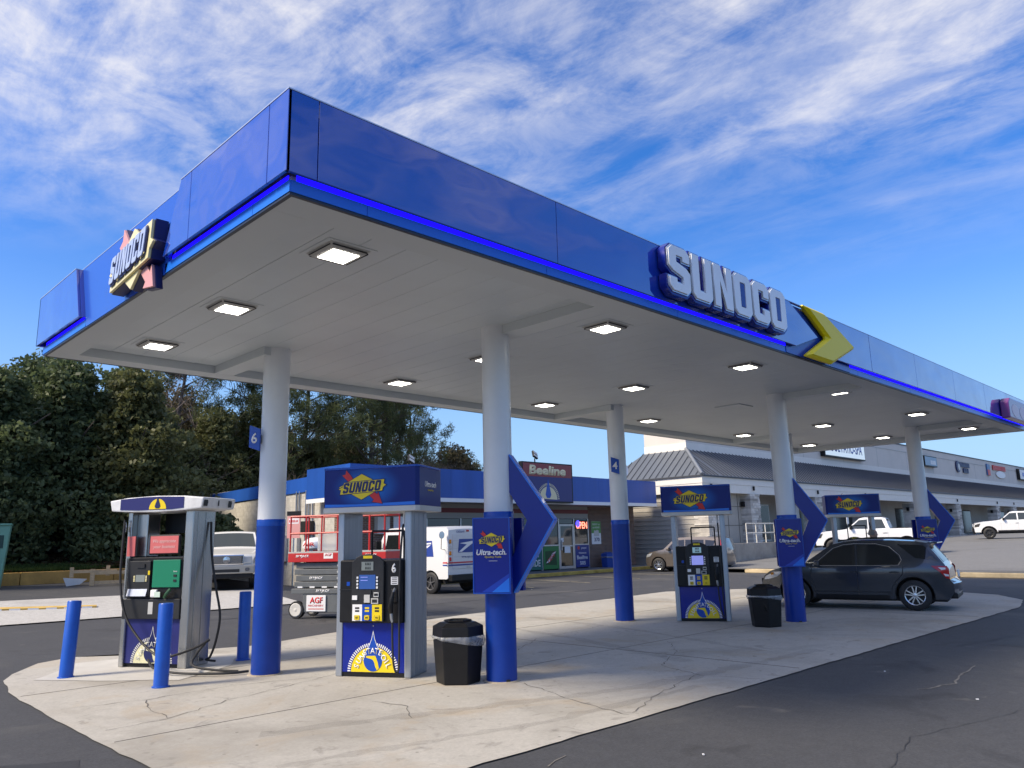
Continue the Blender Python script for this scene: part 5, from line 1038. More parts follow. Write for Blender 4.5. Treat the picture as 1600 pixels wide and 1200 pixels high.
def floodlight(x, z, lab, y=25.7):
    t = thing('floodlight', lab, 'floodlight', (x, y, z)); MB().tube([(0, 0, 0), (0, 0, .18)], .03, 8).done('stem', black_pl, t); Mx = Matrix.Translation((.0, -.02, .34)) @ Matrix.Rotation(R(25), 4, 'Y') @ Matrix.Rotation(R(-30), 4, 'X')
    for k in (0, 1): MB().box(-.16, .16, -.05, .05, -.17+.19*k, .0+.19*k, Mx).done('lamp_head', black_pl, t, bevel=.01); MB().box(-.14, .14, -.056, -.051, -.155+.19*k, -.015+.19*k, Mx).done('lens', grey_trim, t)
floodlight(19.5, 4.72, 'twin floodlight on the blue fascia above the brick wall'); floodlight(26.5, 5.28, 'twin floodlight on top of the Beeline sign', 25.25)
dish = thing('satellite_dish', 'white satellite dish on the store roof beside the plaza', 'satellite dish', (34.6, 26.2, 4.72)); MB().tube([(0, 0, 0), (0, 0, .5)], .03, 8).done('mast', alum, dish); MB().lathe([(.001, .06), (.2, .045), (.36, 0), (.37, .01), (.2, .06), (.001, .075)], 20, 'y', (0, -.1, .62)).done('reflector', white_paint, dish, smooth=True)
MB().box(30.5, 34.0, 28.0, 30, 4.2, 5.05).done('roof_unit', mat('roof_unit', (.05, .05, .05), .7), st)
# pavement and kerb of the store
struct(MB().box(17.5, 36.8, 24.82, 27.0, 0, .15).done('pavement', mat('painted_walk', (.09, .115, .14), .7, var=.2, vscale=2)))
yk = mat('kerb_yellow', (.48, .33, .05), .8, var=.35, vscale=2.5, col2=(.55, .40, .10))
for a in np.arange(18, 36.6, 2.4): struct(MB().box(a+.01, min(a+2.39, 36.8), 24.62, 24.815, 0, .155).done('kerb', yk, bevel=.02))
hexbin(33.1, 26.35, R(30), 'blue hexagonal bin by the brick wall, nearer the shop door', mat('bin_blue', (.01, .06, .30), .45), 1.12, True, 'blue bins by the brick wall'); hexbin(34.25, 26.35, R(30), 'blue hexagonal bin by the brick wall, nearer the plaza', MATS['bin_blue'], 1.12, True, 'blue bins by the brick wall')
for i, y in enumerate((28.9, 29.2, 29.45, 30.0, 30.25)): o = MB().tube([(16.84, y, 1.8 if i < 3 else 2.6), (16.84, y, 3.95)], .035, 8).done('conduit', alum, st)
MB().box(16.7, 16.88, 28.8, 29.6, 2.1, 2.65).done('meter_box', dark_grey, st); MB().box(16.72, 16.88, 29.9, 30.5, 1.0, 2.0).done('meter_box', grey_trim, st); MB().box(16.72, 16.88, 31.0, 31.7, 1.0, 2.1).done('meter_box', grey_trim, st)
am = thing('air_machine', 'white domed tyre air machine with red AIR panel by the store corner', 'air machine', (15.55, 26.4, 0), R(-60)); MB().box(-.30, .35, -.3, .3, 0, 1.55).done('cabinet', grey_trim, am, bevel=.03); MB().lathe([(.48, 1.551), (.50, 1.62), (.45, 1.80), (.25, 1.93), (.001, 1.96)], 24).done('dome', white_paint, am, smooth=True)
MB().box(.08, .34, -.315, -.301, .45, 1.5).done('red_panel', red_print, am)
for k, c in enumerate('AIR'): text('letter', c, white_print, am, .21, -.318, 1.30-.34*k, height=.26, bold=.03)
text('lettering', 'AIR', red_print, am, 0, -.50, 1.70, width=.5, height=.14, bold=.02)
for k in range(4): MB().tube([(-.22+.09*k, -.33, 1.45), (-.24+.09*k, -.36, 1.0), (-.18+.09*k, -.36, .75), (-.14+.09*k, -.33, 1.0), (-.14+.09*k, -.33, 1.4)], .022, 6).done('hose_loop', black_pl, am)
sgn = thing('air_sign', 'red instruction sign on a post behind the air machine', 'sign', (15.3, 27.6, 0), R(-60)); MB().tube([(0, 0, 0), (0, 0, 2.9)], .03, 8).done('post', alum, sgn); MB().box(-.28, .28, -.04, -.02, 1.95, 2.8).done('panel', pink_print, sgn); put('white_strip', flat([rect(.44, .2)], .002), white_print, sgn, 0, -.042, 2.6); strokes('lettering', red_print, sgn, 0, -.045, 2.6, .4, .10, 7, .002); MB().box(-.3, .3, -.05, -.01, 2.81, 2.98).done('cap', black_pl, sgn)
ic = thing('ice_freezer', 'white outdoor ice freezer with dark lettered doors before the brick wall', 'freezer', (19.9, 26.45, .15)); MB().box(-1.0, 1.0, -.4, .4, 0, 1.75).done('cabinet', white_paint, ic, bevel=.03); MB().box(-.95, .95, -.415, -.401, .9, 1.65).done('door', dark_grey, ic)
text('lettering', "DON'T FORGET", white_print, ic, 0, -.418, 1.52, width=1.3, height=.13); text('lettering', 'YOUR', white_print, ic, 0, -.418, 1.30, width=.6, height=.13); text('lettering', 'ICE', white_print, ic, 0, -.418, 1.06, width=.5, height=.16)
o = MB().box(-.35, .35, -.012, 0, -.35, .35).done('notice', white_print, None, loc=(19.9, 26.96, 2.42)); tag(o, 'pale blue printed notice on the brick wall above the ice freezer', 'notice')
o = MB().box(-.3, .3, -.25, 0, -.35, .35).done('wall_box', grey_trim, None, loc=(18.9, 26.97, 2.40)); tag(o, 'grey electrical box on the brick wall beside the notice', 'electrical box')

# ------------------------------------------------------------------ shopping plaza
pz = thing('plaza_building', 'long pale shopping plaza with grey metal mansard roof and stone columns', 'building', (80, 27, 0), world=True)
stuc = mat('stucco', (.62, .58, .53), .85, var=.05, vscale=.6, bump=.1, bscale=25); beam_m = mat('beam_cream', (.74, .71, .65), .7, var=.04); tanw = mat('plaza_wall', (.42, .39, .345), .8, var=.08, vscale=1.2); rfm = mat('metal_roof', (.13, .15, .18), .35, .35, var=.08, vscale=.5)
EX, EY = 37.5, 23.0; RX, RY = 39.55, 25.2; XE = 128
MB().box(EX, XE, EY, EY+.12, 4.54, 4.97).done('upper_beam', beam_m, pz); MB().box(EX, EX+.12, EY+.12, 29.6, 4.54, 4.97).done('upper_beam', beam_m, pz); MB().box(EX+.03, XE, EY+.03, EY+.3, 4.05, 4.535).done('lower_beam', beam_m, pz); MB().box(EX+.03, EX+.3, EY+.3, 29.6, 4.05, 4.535).done('lower_beam', beam_m, pz)
MB().box(EX+.3, XE, EY+.3, RY+1.2, 4.30, 4.34).done('soffit', tanw, pz)
MB().add([(EX-.06, EY-.06, 4.985), (XE, EY-.06, 4.985), (XE, RY, 6.73), (RX, RY, 6.73), (EX-.06, 29.9, 4.985), (RX, 28.25, 6.73)], [(0, 1, 2, 3), (0, 3, 5, 4)]).done('mansard_roof', rfm, pz)
MB().box(EX-.08, XE, EY-.08, EY-.02, 4.90, 4.984).done('gutter', mat('gutter_dark', (.045, .05, .06), .5), pz); MB().box(EX-.08, EX-.02, EY-.02, 29.9, 4.90, 4.984).done('gutter', MATS['gutter_dark'], pz)
rib = mat('roof_rib', (.075, .085, .105), .4, .3)
def ribmesh(p, q, wd=.025, h=.05):
    return MB().tube([p, q], wd, 4)
sl = Vector((0, RY-EY+.06, 6.73-4.985)); r0 = ribmesh((0, 0, .03), sl+Vector((0, 0, .03))).done('roof_rib', rib, pz); xs_ = [EX+2.3+.42*k for k in range(213)]; r0.location = (xs_[0], EY-.06, 4.985)
for x in xs_[1:]: c = r0.copy(); COL.objects.link(c); c.location = (x, EY-.06, 4.985)
for k in range(5):
    x = EX+.36*(k+.6); f = (x-EX+.06)/(RX-EX+.06); ribmesh((x, EY-.06, 5.01), (x, EY-.06+(RY-EY+.06)*f, 5.01+1.745*f)).done('roof_rib', rib, pz)
for k in range(14):
    y = EY+.35+.45*k; f = min(1, (y-EY+.06)/(RY-EY+.06)); x2 = EX-.06+(RX-EX+.06)*f
    if y > 28.3: f = max(.05, 1-(y-28.25)/1.65); x2 = EX-.06+(RX-EX+.06)*f
    ribmesh((EX-.06, y, 5.01), (x2, y, 5.01+1.745*f)).done('roof_rib', rib, pz)
MB().tube([(EX-.06, EY-.06, 5.0), (RX, RY, 6.76)], .12, 6).done('hip_cap', mat('hip_grey', (.22, .245, .28), .35, .4), pz)
MB().box(RX, XE, RY, RY+.3, 6.70, 9.45).done('upper_wall', stuc, pz); MB().box(RX, RX+.3, RY+.3, 28.2, 6.70, 9.45).done('upper_wall', stuc, pz); MB().box(RX-.03, XE, RY-.03, RY+.0, 6.70, 7.15).done('wall_band', beam_m, pz); MB().box(RX-.03, RX-.0, RY, 28.2, 6.70, 7.15).done('wall_band', beam_m, pz)
MB().box(RX-.05, XE, RY-.05, RY+.35, 9.451, 9.55).done('coping', MATS['gutter_dark'], pz); MB().box(RX, XE, RY-.04, RY-.0, 8.84, 8.88).done('reveal', lamp_grey, pz)
for x in np.arange(48, 127, 7.2): MB().box(x-.02, x+.02, RY-.012, RY, 7.16, 8.83).done('wall_joint', lamp_grey, pz)
MB().box(EX+.3, 43.6, EY+.6, EY+.8, .2, 4.3).done('end_wall', tanw, pz); MB().box(EX+.3, EX+.5, EY+.8, 29.4, 0, 4.3).done('end_wall', tanw, pz); MB().box(43.6, XE, 26.2, 26.4, 1.0, 4.3).done('shop_wall', tanw, pz); MB().box(43.4, 43.6, EY+.8, 26.2, 1.0, 4.3).done('end_wall', tanw, pz)
for k in range(14): MB().box(EX+.27, EX+.298, EY+.61, 29.3, .5+.26*k, .52+.26*k).done('siding_line', lamp_grey, pz)
dk = mat('panel_gap', (.12, .115, .105), .8)
for x in (38.9, 39.9, 41.0, 42.2): MB().box(x-.02, x+.02, EY+.585, EY+.599, 1.2, 4.28).done('panel_joint', dk, pz)
for (a, b, z) in ((38.0, 43.4, 3.3), (38.0, 43.4, 2.2)): MB().box(a, b, EY+.58, EY+.5985, z, z+.03).done('panel_joint', dk, pz)
dg = mat('shop_dark_glass', (.03, .033, .035), .1)
for (a, b) in ((47, 51), (54, 58.5), (62, 66), (68.5, 70), (75.2, 77.6), (86, 90), (93, 98), (106, 112)):
    o = MB().box(a, b, 26.16, 26.199, 1.3, 3.6).done('shop_window', dg, pz); MB().box(a-.08, b+.08, 26.17, 26.198, 1.2, 3.7).done('window_frame', frame_a if a < 70 else mat('brown_frame', (.05, .035, .025), .6), pz)
MB().box(79.3, 82.0, 26.15, 26.199, 2.0, 3.3).done('shop_notice', white_print, pz)
struct(MB().box(43.6, XE, 21.9, 26.2, 0, 1.10).done('walkway', concrete_grey))
# stone columns built of stacked stones
stm = [mat('stone_%s' % n, c, .85, var=.2, vscale=3, bump=.3) for n, c in (('light', (.60, .57, .52)), ('mid', (.46, .43, .39)), ('dark', (.30, .28, .255)))]
def stone_column(x, w_=1.0, z0=1.1, y=23.42, d=.9):
    for k, sm_ in enumerate(stm):
        pass
    z = z0; MBs = [MB(), MB(), MB()]
    while z < 4.03:
        h = min(random.uniform(.09, .17), 4.045-z); n = random.choice((2, 3, 3)); cut = sorted([0, 1]+[random.uniform(.2, .8) for _ in range(n-1)])
        for a, b in zip(cut[:-1], cut[1:]):
            if b-a < .08: continue
            p = random.uniform(0, .05); MBs[random.choice((0, 0, 1, 1, 2))].box(x-w_/2+w_*a+.004-(p if a == 0 else 0), x-w_/2+w_*b-.004+(p if b == 1 else 0), y-d/2-p, y+d/2, z+.005, z+h-.005)
        z += h
    for m_, sm_ in zip(MBs, stm):
        if m_.v: stuff(m_.done('stone_facing', sm_, pz))
    MB().box(x-w_/2+.05, x+w_/2-.05, y-d/2+.03, y+d/2-.03, z0, 4.04).done('column_core', stm[1], pz)
    MB().box(x-.06, x+.06, EY-.08, EY+.0, 4.25, 4.5).done('beam_lamp', black_pl, pz)
    for q in (-1, 1): MB().box(x+q*(w_/2+.1)-.08, x+q*(w_/2+.1)+.08, y-.1, y+.1, 3.3, 3.6).done('wall_lamp', black_pl, pz)
for x in (38.35, 43.15, 52.0, 60.2, 71.0, 82.5, 96.3, 103.2, 115.): stone_column(x, 1.1 if x < 60 else 1.35)
def wall_sign(name, lab, x0, x1, z0, z1, m, frame=True):
    t = thing(name, lab, 'sign', ((x0+x1)/2, RY-.04, (z0+z1)/2)); w_, h_ = x1-x0, z1-z0
    if frame: MB().box(-w_/2, w_/2, -.35, 0, -h_/2, h_/2).done('box', black_pl, t, bevel=.02); MB().box(-w_/2+.1, w_/2-.1, -.36, -.351, -h_/2+.1, h_/2-.1).done('face', m, t)
    return t
t = wall_sign('shop_sign', 'white lit sign box with blue words POOL PATIO SPA', 58.1, 65.9, 7.40, 8.95, mat('sign_face', (.62, .74, .82), .4, emit=.25)); text('lettering', 'POOL PATIO-SPA', mat('sign_text_blue', (.02, .10, .42), .4), t, 0, -.365, .08, width=6.6, height=.85, bold=.02)
t = wall_sign('shop_sign', 'small blue grey sign box beside the far column', 80.6, 84.2, 7.75, 8.78, mat('sign_bluegrey', (.22, .34, .45), .4)); strokes('lettering', white_print, t, .6, -.367, -.1, 1.6, .4, 5)
t = wall_sign('shop_sign', 'dark channel letters with a round emblem on the plaza wall', 91.2, 96.4, 7.65, 8.85, None, False); strokes('lettering', navy, t, .6, -.06, .25, 3.4, .5, 8, .1); strokes('lettering', navy, t, .8, -.06, -.35, 1.9, .5, 5, .1)
MB().lathe([(.62, -.12), (.62, 0)], 24, 'y', (-1.9, 0, 0)).done('round_emblem', navy, t); MB().lathe([(.36, -.15), (.36, -.121)], 24, 'y', (-1.75, 0, -.05)).done('emblem_face', grey_trim, t)
t = wall_sign('shop_sign', 'red channel letters with flag emblem and white oval on the plaza wall', 102.5, 112.3, 7.9, 9.1, None, False); strokes('lettering', red_print, t, .9, -.06, .30, 5.6, .55, 12, .1); MB().prism([(-4.6, -.7), (-3.5, -.75), (-3.3, .55), (-4.5, .6)], 'y', -.12, 0).done('flag_emblem', mat('flag_blue', (.05, .14, .32), .4), t); MB().prism([(-4.5, -.72), (-3.5, -.75), (-3.45, -.1), (-4.5, -.05)], 'y', -.15, -.121).done('flag_stripe', red_print, t)
put('oval', flat([[(2.0*math.cos(R(a)), .42*math.sin(R(a))) for a in range(0, 360, 15)]], .08), white_print, t, 1.2, -.06, -.45)
t = wall_sign('shop_sign', 'white sign box with blue lettering at the far end of the plaza', 116.6, 123.5, 7.75, 9.15, white_print); strokes('lettering', mat('sign_text_blue', (.02, .10, .42), .4), t, -.6, -.367, 0, 3.2, .5, 5)
# ramp and rails, flag, small sign
rp = thing('ramp', 'concrete wheelchair ramp wall with pale pipe railing before the plaza', 'ramp', (40, 21.2, 0), world=True); MB().prism([(35.6, .1), (43.7, .1), (43.7, 1.22), (35.8, 1.22)], 'y', 20.95, 21.25).done('ramp_wall', mat('old_concrete', (.36, .32, .27), .85, var=.25, vscale=1.3, bump=.3), rp); MB().box(35.8, 43.7, 21.25, 23.4, .1, 1.15).done('ramp_slab', concrete_grey, rp)
pr_m = mat('rail_paint', (.62, .60, .55), .5)
for x in np.arange(38.45, 45, 1.05): MB().tube([(x, 21.1, 1.22), (x, 21.1, 2.25)], .03, 6).done('rail_post', pr_m, rp)
for z in (1.75, 2.25): MB().tube([(38.45, 21.1, z), (45.0, 21.1, z)], .03, 6).done('rail', pr_m, rp)
fl = thing('flag', 'striped flag hanging from a pole on the plaza column', 'flag', (54.4, 22.6, 1.1)); MB().tube([(0, .3, 2.6), (-.5, -.5, 3.2)], .025, 6).done('pole', alum, fl)
for k in range(7): MB().add([(-.55+.16*k, -.45+.05*(k % 2), 3.15-.02*k), (-.39+.16*k, -.45+.05*((k+1) % 2), 3.13-.02*k), (-.30+.16*k, -.40, 1.95+.05*k), (-.46+.16*k, -.40, 1.9+.05*k)], [(0, 1, 2, 3)]).done('stripe', (red_print, white_print)[k % 2], fl)
hcs = thing('parking_sign', 'blue and white parking sign on a thin post before the plaza', 'sign', (51.5, 21.0, .7)); MB().tube([(0, 0, 0), (0, 0, 2.3)], .03, 6).done('post', alum, hcs); MB().box(-.16, .16, -.04, -.02, 1.5, 2.25).done('panel', white_print, hcs); MB().box(-.12, .12, -.046, -.041, 1.9, 2.2).done('symbol', sign_blue2, hcs)

# ------------------------------------------------------------------ bank, retaining kerb and the things by it
struct(sheet('bank', np.arange(-40, 17, 1.), np.array([31.5, 32, 33, 35, 38, 42, 48, 60]), lambda x, y: G(x*0, 31.+0*y)+.36+.15*(y-31.5)+.08*np.sin(x*1.3+y), leaf_litter))
for a in np.arange(-32, 12.6, 3.0): MB().add([(a+.01, 31.15, .3), (a+2.99, 31.15, .3), (a+2.99, 31.55, .3), (a+.01, 31.55, .3), (a+.01, 31.15, .98), (a+2.99, 31.15, .98), (a+2.99, 31.55, .98), (a+.01, 31.55, .98)], [(0, 1, 2, 3), (4, 7, 6, 5), (0, 4, 5, 1), (1, 5, 6, 2), (2, 6, 7, 3), (3, 7, 4, 0)]).done('retaining_kerb', mat('ochre_kerb', (.46, .26, .07), .85, var=.3, vscale=1.5), bevel=.02)['kind'] = 'structure'
fn = thing('wooden_fence', 'weathered dark board fence at the top of the leafy bank', 'fence', (2, 38, 0), world=True); fm = mat('old_boards', (.085, .07, .06), .9, var=.3, vscale=4)
f0 = MB().box(0, .145, 0, .03, 1.3, 3.75).done('board', fm, fn); f0.location = (-6, 38, 0)
for k in range(1, 110): c = f0.copy(); COL.objects.link(c); c.location = (-6+.155*k, 38+.05*math.sin(k), .06*math.sin(k*1.7))
db = thing('donation_bin', 'tall green clothing donation bin by the ochre kerb', 'donation bin', (5.35, 30.2, float(G(5.3, 30.2))), R(-14)); gm = mat('bin_green', (.03, .13, .085), .5, var=.15); gm2 = mat('bin_green_light', (.12, .30, .22), .5, var=.1)
MB().prism([(-.85, 0), (.85, 0), (1.0, 2.05), (-1.0, 2.05)], 'y', 0, 1.1).done('body', gm2, db, bevel=.02); MB().prism([(-.68, .12), (.72, .12), (.76, 1.22), (-.74, 1.22)], 'y', -.03, -.001).done('front_panel', mat('panel_green2', (.035, .17, .05), .45), db); MB().box(-.80, .84, -.012, -.001, 1.30, 1.72).done('chute', mat('chute_dark', (.01, .05, .04), .6), db)
text('lettering', 'Clothing & Shoes', white_print, db, 0, -.006, 1.87, width=1.4, height=.12); MB().prism([(.12, .55), (.40, .35), (.62, .60), (.62, .95), (.16, .92)], 'y', -.05, -.031).done('shield', grey_trim, db)
MB().box(-1.02, 1.02, -.06, 1.16, 2.051, 2.10).done('lid', gm2, db)
wf = thing('wood_frame', 'broken pale wooden frame dumped against the ochre kerb', 'wood frame', (8.75, 29.9, float(G(8.7, 29.9))), R(-20)); wd = mat('raw_wood', (.46, .33, .19), .8, var=.2, vscale=5, stretch=(1, 6, 6))
for q in ((-.55, -.43, -.05, .05, .28, .62), (.10, .24, -.45, -.37, 0, .55), (.55, .67, .1, .2, .3, .65)): MB().box(*q).done('upright', wd, wf)
for q in ((-.43, .9, -.03, .03, .42, .52), (.24, 1.2, -.43, -.38, .36, .47), (.24, 1.2, -.43, -.38, .05, .15)): MB().box(*q).done('rail', wd, wf)
MB().prism([(-.72, .28), (0, .22), (-.2, .05), (-.6, .0)], 'y', -.2, -.1).done('sheet', grey_trim, wf)
tr = thing('utility_trailer', 'small trailer with paired black tyres behind the steel pump', 'trailer', (10.3, 29.0, float(G(10.3, 29.))), R(-20))
for x in (-.30, .25): MB().lathe([(.17, -.1), (.30, -.1), (.33, -.06), (.33, .06), (.30, .1), (.17, .1)], 24, 'y', (x, 0, .33)).done('tyre', rubber, tr, smooth=40.); 
MB().prism([(-.62, .50), (-.45, .82), (.5, .86), (.9, .86), (.9, .80), (.5, .78), (-.40, .74), (-.52, .48)], 'y', -.14, .14).done('fender', white_paint, tr); MB().box(-.5, 2.2, .15, 1.4, .45, .56).done('bed', dark_grey, tr); MB().tube([(-.6, -.1, .86), (-.35, -.12, 1.15), (.2, -.12, 1.22)], .03, 6).done('hoop', black_pl, tr)
# ------------------------------------------------------------------ trees
def quads_mesh(name, C, U, V, m, parent=None):
    n = len(C); co = np.empty((n*4, 3), np.float32)
    co[0::4] = C-U-V; co[1::4] = C+U-V; co[2::4] = C+U+V; co[3::4] = C-U+V
    me = bpy.data.meshes.new(name); me.vertices.add(n*4); me.vertices.foreach_set('co', co.ravel())
    me.loops.add(n*4); me.loops.foreach_set('vertex_index', np.arange(n*4, dtype=np.int32)); me.polygons.add(n)
    me.polygons.foreach_set('loop_start', np.arange(0, n*4, 4, dtype=np.int32)); me.update(calc_edges=True)
    return link(name, me, m, parent)
def leaf_mat(name, a, b, rough=.5, trans=.0):
    m = bpy.data.materials.new(name); m.use_nodes = True; t, p = nodes(m)
    oi = t.nodes.new('ShaderNodeNewGeometry'); mx = t.nodes.new('ShaderNodeMixRGB'); mx.inputs[1].default_value = (*a, 1); mx.inputs[2].default_value = (*b, 1)
    n = t.nodes.new('ShaderNodeTexNoise'); n.inputs['Scale'].default_value = .9; n.inputs['Detail'].default_value = 3; t.links.new(oi.outputs['Position'], n.inputs['Vector'])
    ad = t.nodes.new('ShaderNodeMath'); ad.operation = 'MULTIPLY_ADD'; t.links.new(oi.outputs['Random Per Island'], ad.inputs[0]); ad.inputs[1].default_value = .55
    sb = t.nodes.new('ShaderNodeMath'); sb.operation = 'MULTIPLY_ADD'; t.links.new(n.outputs['Fac'], sb.inputs[0]); sb.inputs[1].default_value = 1.6; sb.inputs[2].default_value = -.55; t.links.new(sb.outputs[0], ad.inputs[2]); ad.use_clamp = True
    t.links.new(ad.outputs[0], mx.inputs[0]); t.links.new(mx.outputs[0], p.inputs['Base Color']); p.inputs['Roughness'].default_value = rough; p.inputs['Specular IOR Level'].default_value = .35
    tr_ = t.nodes.new('ShaderNodeBsdfTranslucent'); t.links.new(mx.outputs[0], tr_.inputs['Color']); ms = t.nodes.new('ShaderNodeMixShader'); ms.inputs[0].default_value = .4
    t.links.new(p.outputs[0], ms.inputs[1]); t.links.new(tr_.outputs[0], ms.inputs[2]); t.links.new(ms.outputs[0], t.nodes['Material Output'].inputs['Surface'])
    MATS[name] = m; return m
ever = leaf_mat('evergreen_leaf', (.045, .072, .034), (.15, .19, .085), .55); ever2 = leaf_mat('olive_leaf', (.06, .068, .026), (.18, .19, .075), .55); pine_l = leaf_mat('pine_needles', (.045, .065, .028), (.15, .175, .07), .55); dist_l = leaf_mat('winter_leaf', (.07, .062, .03), (.17, .145, .085), .6); brown_l = leaf_mat('dry_leaf', (.06, .036, .02), (.16, .10, .06), .8)
bark = mat('bark', (.075, .06, .05), .9, var=.35, vscale=5, bump=.6, bscale=14, stretch=(3, 3, .5)); twig = mat('twig_bark', (.19, .15, .125), .9, var=.25, vscale=2)
def rnd_frame(n, up=0.):
    U = rng.normal(size=(n, 3)); U /= np.linalg.norm(U, axis=1)[:, None]; Wv = rng.normal(size=(n, 3)); Wv[:, 2] += up
    V = np.cross(U, Wv); V /= np.linalg.norm(V, axis=1)[:, None]; return U, V
def leaf_cloud(blobs, per, smin, smax, shell=.55):
    C = []
    for (c, r) in blobs:
        d = rng.normal(size=(per, 3)); d /= np.linalg.norm(d, axis=1)[:, None]; q = shell+(1.06-shell)*rng.random(per)**.6
        lump = 1+.22*np.sin(d[:, 0]*7+c[0]*3)*np.sin(d[:, 1]*6+c[1])+.15*np.sin(d[:, 2]*11+c[2]*2)
        C.append(np.array(c)+d*(q*lump)[:, None]*np.array(r))
    C = np.concatenate(C); U, V = rnd_frame(len(C)); s = smin+(smax-smin)*rng.random(len(C)); return C, U*s[:, None], V*(s*.55)[:, None]
def branch(m, p, d, L_, r, depth, spread=.55, up=.15, n=4, sides=5):
    pts = [p]; rr = [r]; q = p.copy(); dd = d.copy()
    for k in range(n):
        dd = (dd+Vector((random.gauss(0, .14), random.gauss(0, .14), random.gauss(0, .10)+up*.25))).normalized(); q = q+dd*(L_/n); pts.append(q); rr.append(r*(1-.55*(k+1)/n))
    m.tube(pts, rr, sides if depth > 1 else 3, caps=False)
    tips = []
    if depth == 0: return [q]
    for k in range(random.choice((3, 4, 4, 5))):
        i = random.randint(max(1, n//2-1), n); a = dd.orthogonal().normalized(); a.rotate(Matrix.Rotation(random.uniform(0, 6.28), 3, dd)); nd = (dd*random.uniform(.5, 1)+a*random.uniform(.4, 1)*spread*1.6+Vector((0, 0, up))).normalized()
        tips += branch(m, pts[i], nd, L_*random.uniform(.5, .75), rr[i]*.74, depth-1, spread, up, n, sides)
    return tips+[q]
def bush_tree(x, y, z, H, R_, lab, mm, per=900, group='evergreen trees on the bank'):
    t = thing('evergreen_tree', lab, 'tree', (x, y, z), 0, group); m = MB(); pts = [(0, 0, -.3), (.1, 0, H*.3), (0, .15, H*.6), (.1, .1, H*.9)]; m.tube(pts, [.2, .16, .1, .03], 8).done('trunk', bark, t, smooth=True)
    for k in range(6):
        a = 6.28*k/6+random.random(); MB().tube([(0, 0, H*.1+.08*H*k), (R_*.4*math.cos(a), R_*.4*math.sin(a), H*.2+.09*H*k), (R_*.75*math.cos(a), R_*.75*math.sin(a), H*.25+.1*H*k)], [.08, .05, .02], 6).done('limb', bark, t)
    blobs = []
    for k in range(17):
        f = (k+.5)/17; zc_ = H*(.10+.80*f); rr = R_*(1.0-.55*max(0, f-.35)/.65)*random.uniform(.75, 1.05); a = k*2.4; q = random.uniform(.25, .62)
        blobs.append(((rr*q*math.cos(a), rr*q*math.sin(a), zc_), (rr*.55, rr*.55, H*.11)))
    blobs.append(((0, 0, H*.92), (R_*.35, R_*.35, H*.10)))
    C, U, V = leaf_cloud(blobs, int(per*2.2), .035, .115); quads_mesh('crown', C, U, V, mm, t); return t
ev = [(2.6, 35.6, 7.0, 3.4, 0), (6.3, 35.2, 7.6, 3.3, 0), (9.2, 36.2, 8.3, 3.2, 0), (11.6, 35.0, 8.2, 3.0, 1), (13.0, 41.0, 8.6, 3.0, 0), (16.0, 44.8, 9.4, 3.8, 1), (-2.0, 36.5, 7.0, 3.8, 1), (5.0, 41.5, 8.0, 3.6, 1), (9.5, 41.5, 8.8, 3.6, 0), (19.8, 45.5, 9.8, 3.3, 1), (22.8, 46.5, 10.2, 3.2, 1), (27.0, 46.0, 8.6, 3.0, 1)]
labs = ['dense dark evergreen tree behind the donation bin', 'dense dark evergreen tree above the grassy kerb', 'dense dark evergreen tree with bare low stems behind the wooden frame', 'olive green tree behind the steel pump', 'dark evergreen tree beside the store side wall', 'olive tree behind the far end of the store side wall', 'olive evergreen tree at the end of the fence', 'tall olive tree rising behind the donation bin', 'tall dark tree rising behind the steel pump', 'olive tree behind the blue band of the side wall', 'olive tree behind the number 6 flag', 'olive tree behind the blue topper of pump 6']
for (x, y, H, R_, k), lb in zip(ev, labs): bush_tree(x, y, .95+.15*(y-31.5) if x < 16 else .3, H-.4, R_, lb, (ever, ever2)[k], 850)
# low undergrowth along the bank
for i, (x, y, r_) in enumerate(((4.0, 33.6, 1.0), (7.2, 33.9, 1.3), (9.9, 33.3, 1.2), (12.2, 33.3, 1.3), (14.4, 33.6, 1.4))):
    t = thing('shrub', 'low dark shrub '+['beside the donation bin', 'above the grass strip', 'behind the wooden frame', 'behind the trailer', 'between the trailer and the store wall'][i], 'shrub', (x, y, 1.1), 0, 'shrubs on the bank'); MB().tube([(0, 0, -.2), (.1, 0, .5), (.15, .1, 1.)], [.05, .03, .01], 5).done('stem', twig, t)
    C, U, V = leaf_cloud([((0, 0, .8), (r_, r_*.8, .9)), ((.4, .1, 1.4), (r_*.7, r_*.7, .7))], 1300, .05, .12, .4); quads_mesh('foliage', C, U, V, ever, t)
gm_ = leaf_mat('grass_blade', (.03, .06, .012), (.09, .14, .03), .6); n = 5000; gx_ = rng.uniform(5.5, 10.5, n); gy_ = 31.7+rng.random(n)**1.5*1.2; C = np.stack([gx_, gy_, .95+.15*(gy_-31.5)+.04], 1); U, V = rnd_frame(n); V = np.tile([0, 0, 1.], (n, 1))*(.03+.05*rng.random(n))[:, None]; stuff(quads_mesh('grass', C, U*.012, V, gm_)); bpy.data.objects['grass']['label'] = 'short green grass growing behind the ochre kerb'; bpy.data.objects['grass']['category'] = 'grass'
n = 9000; lx_ = rng.uniform(-2, 14.5, n); ly_ = 31.6+rng.random(n)*3.5; C = np.stack([lx_, ly_, .97+.15*(ly_-31.5)+.08*np.sin(lx_*1.3+ly_)+.015], 1); U, V = rnd_frame(n); U[:, 2] *= .2; V[:, 2] *= .2; s = (.03+.05*rng.random(n))[:, None]; stuff(quads_mesh('fallen_leaves', C, U*s, V*s, brown_l)); bpy.data.objects['fallen_leaves']['label'] = 'brown fallen leaves covering the bank under the trees'; bpy.data.objects['fallen_leaves']['category'] = 'leaves'
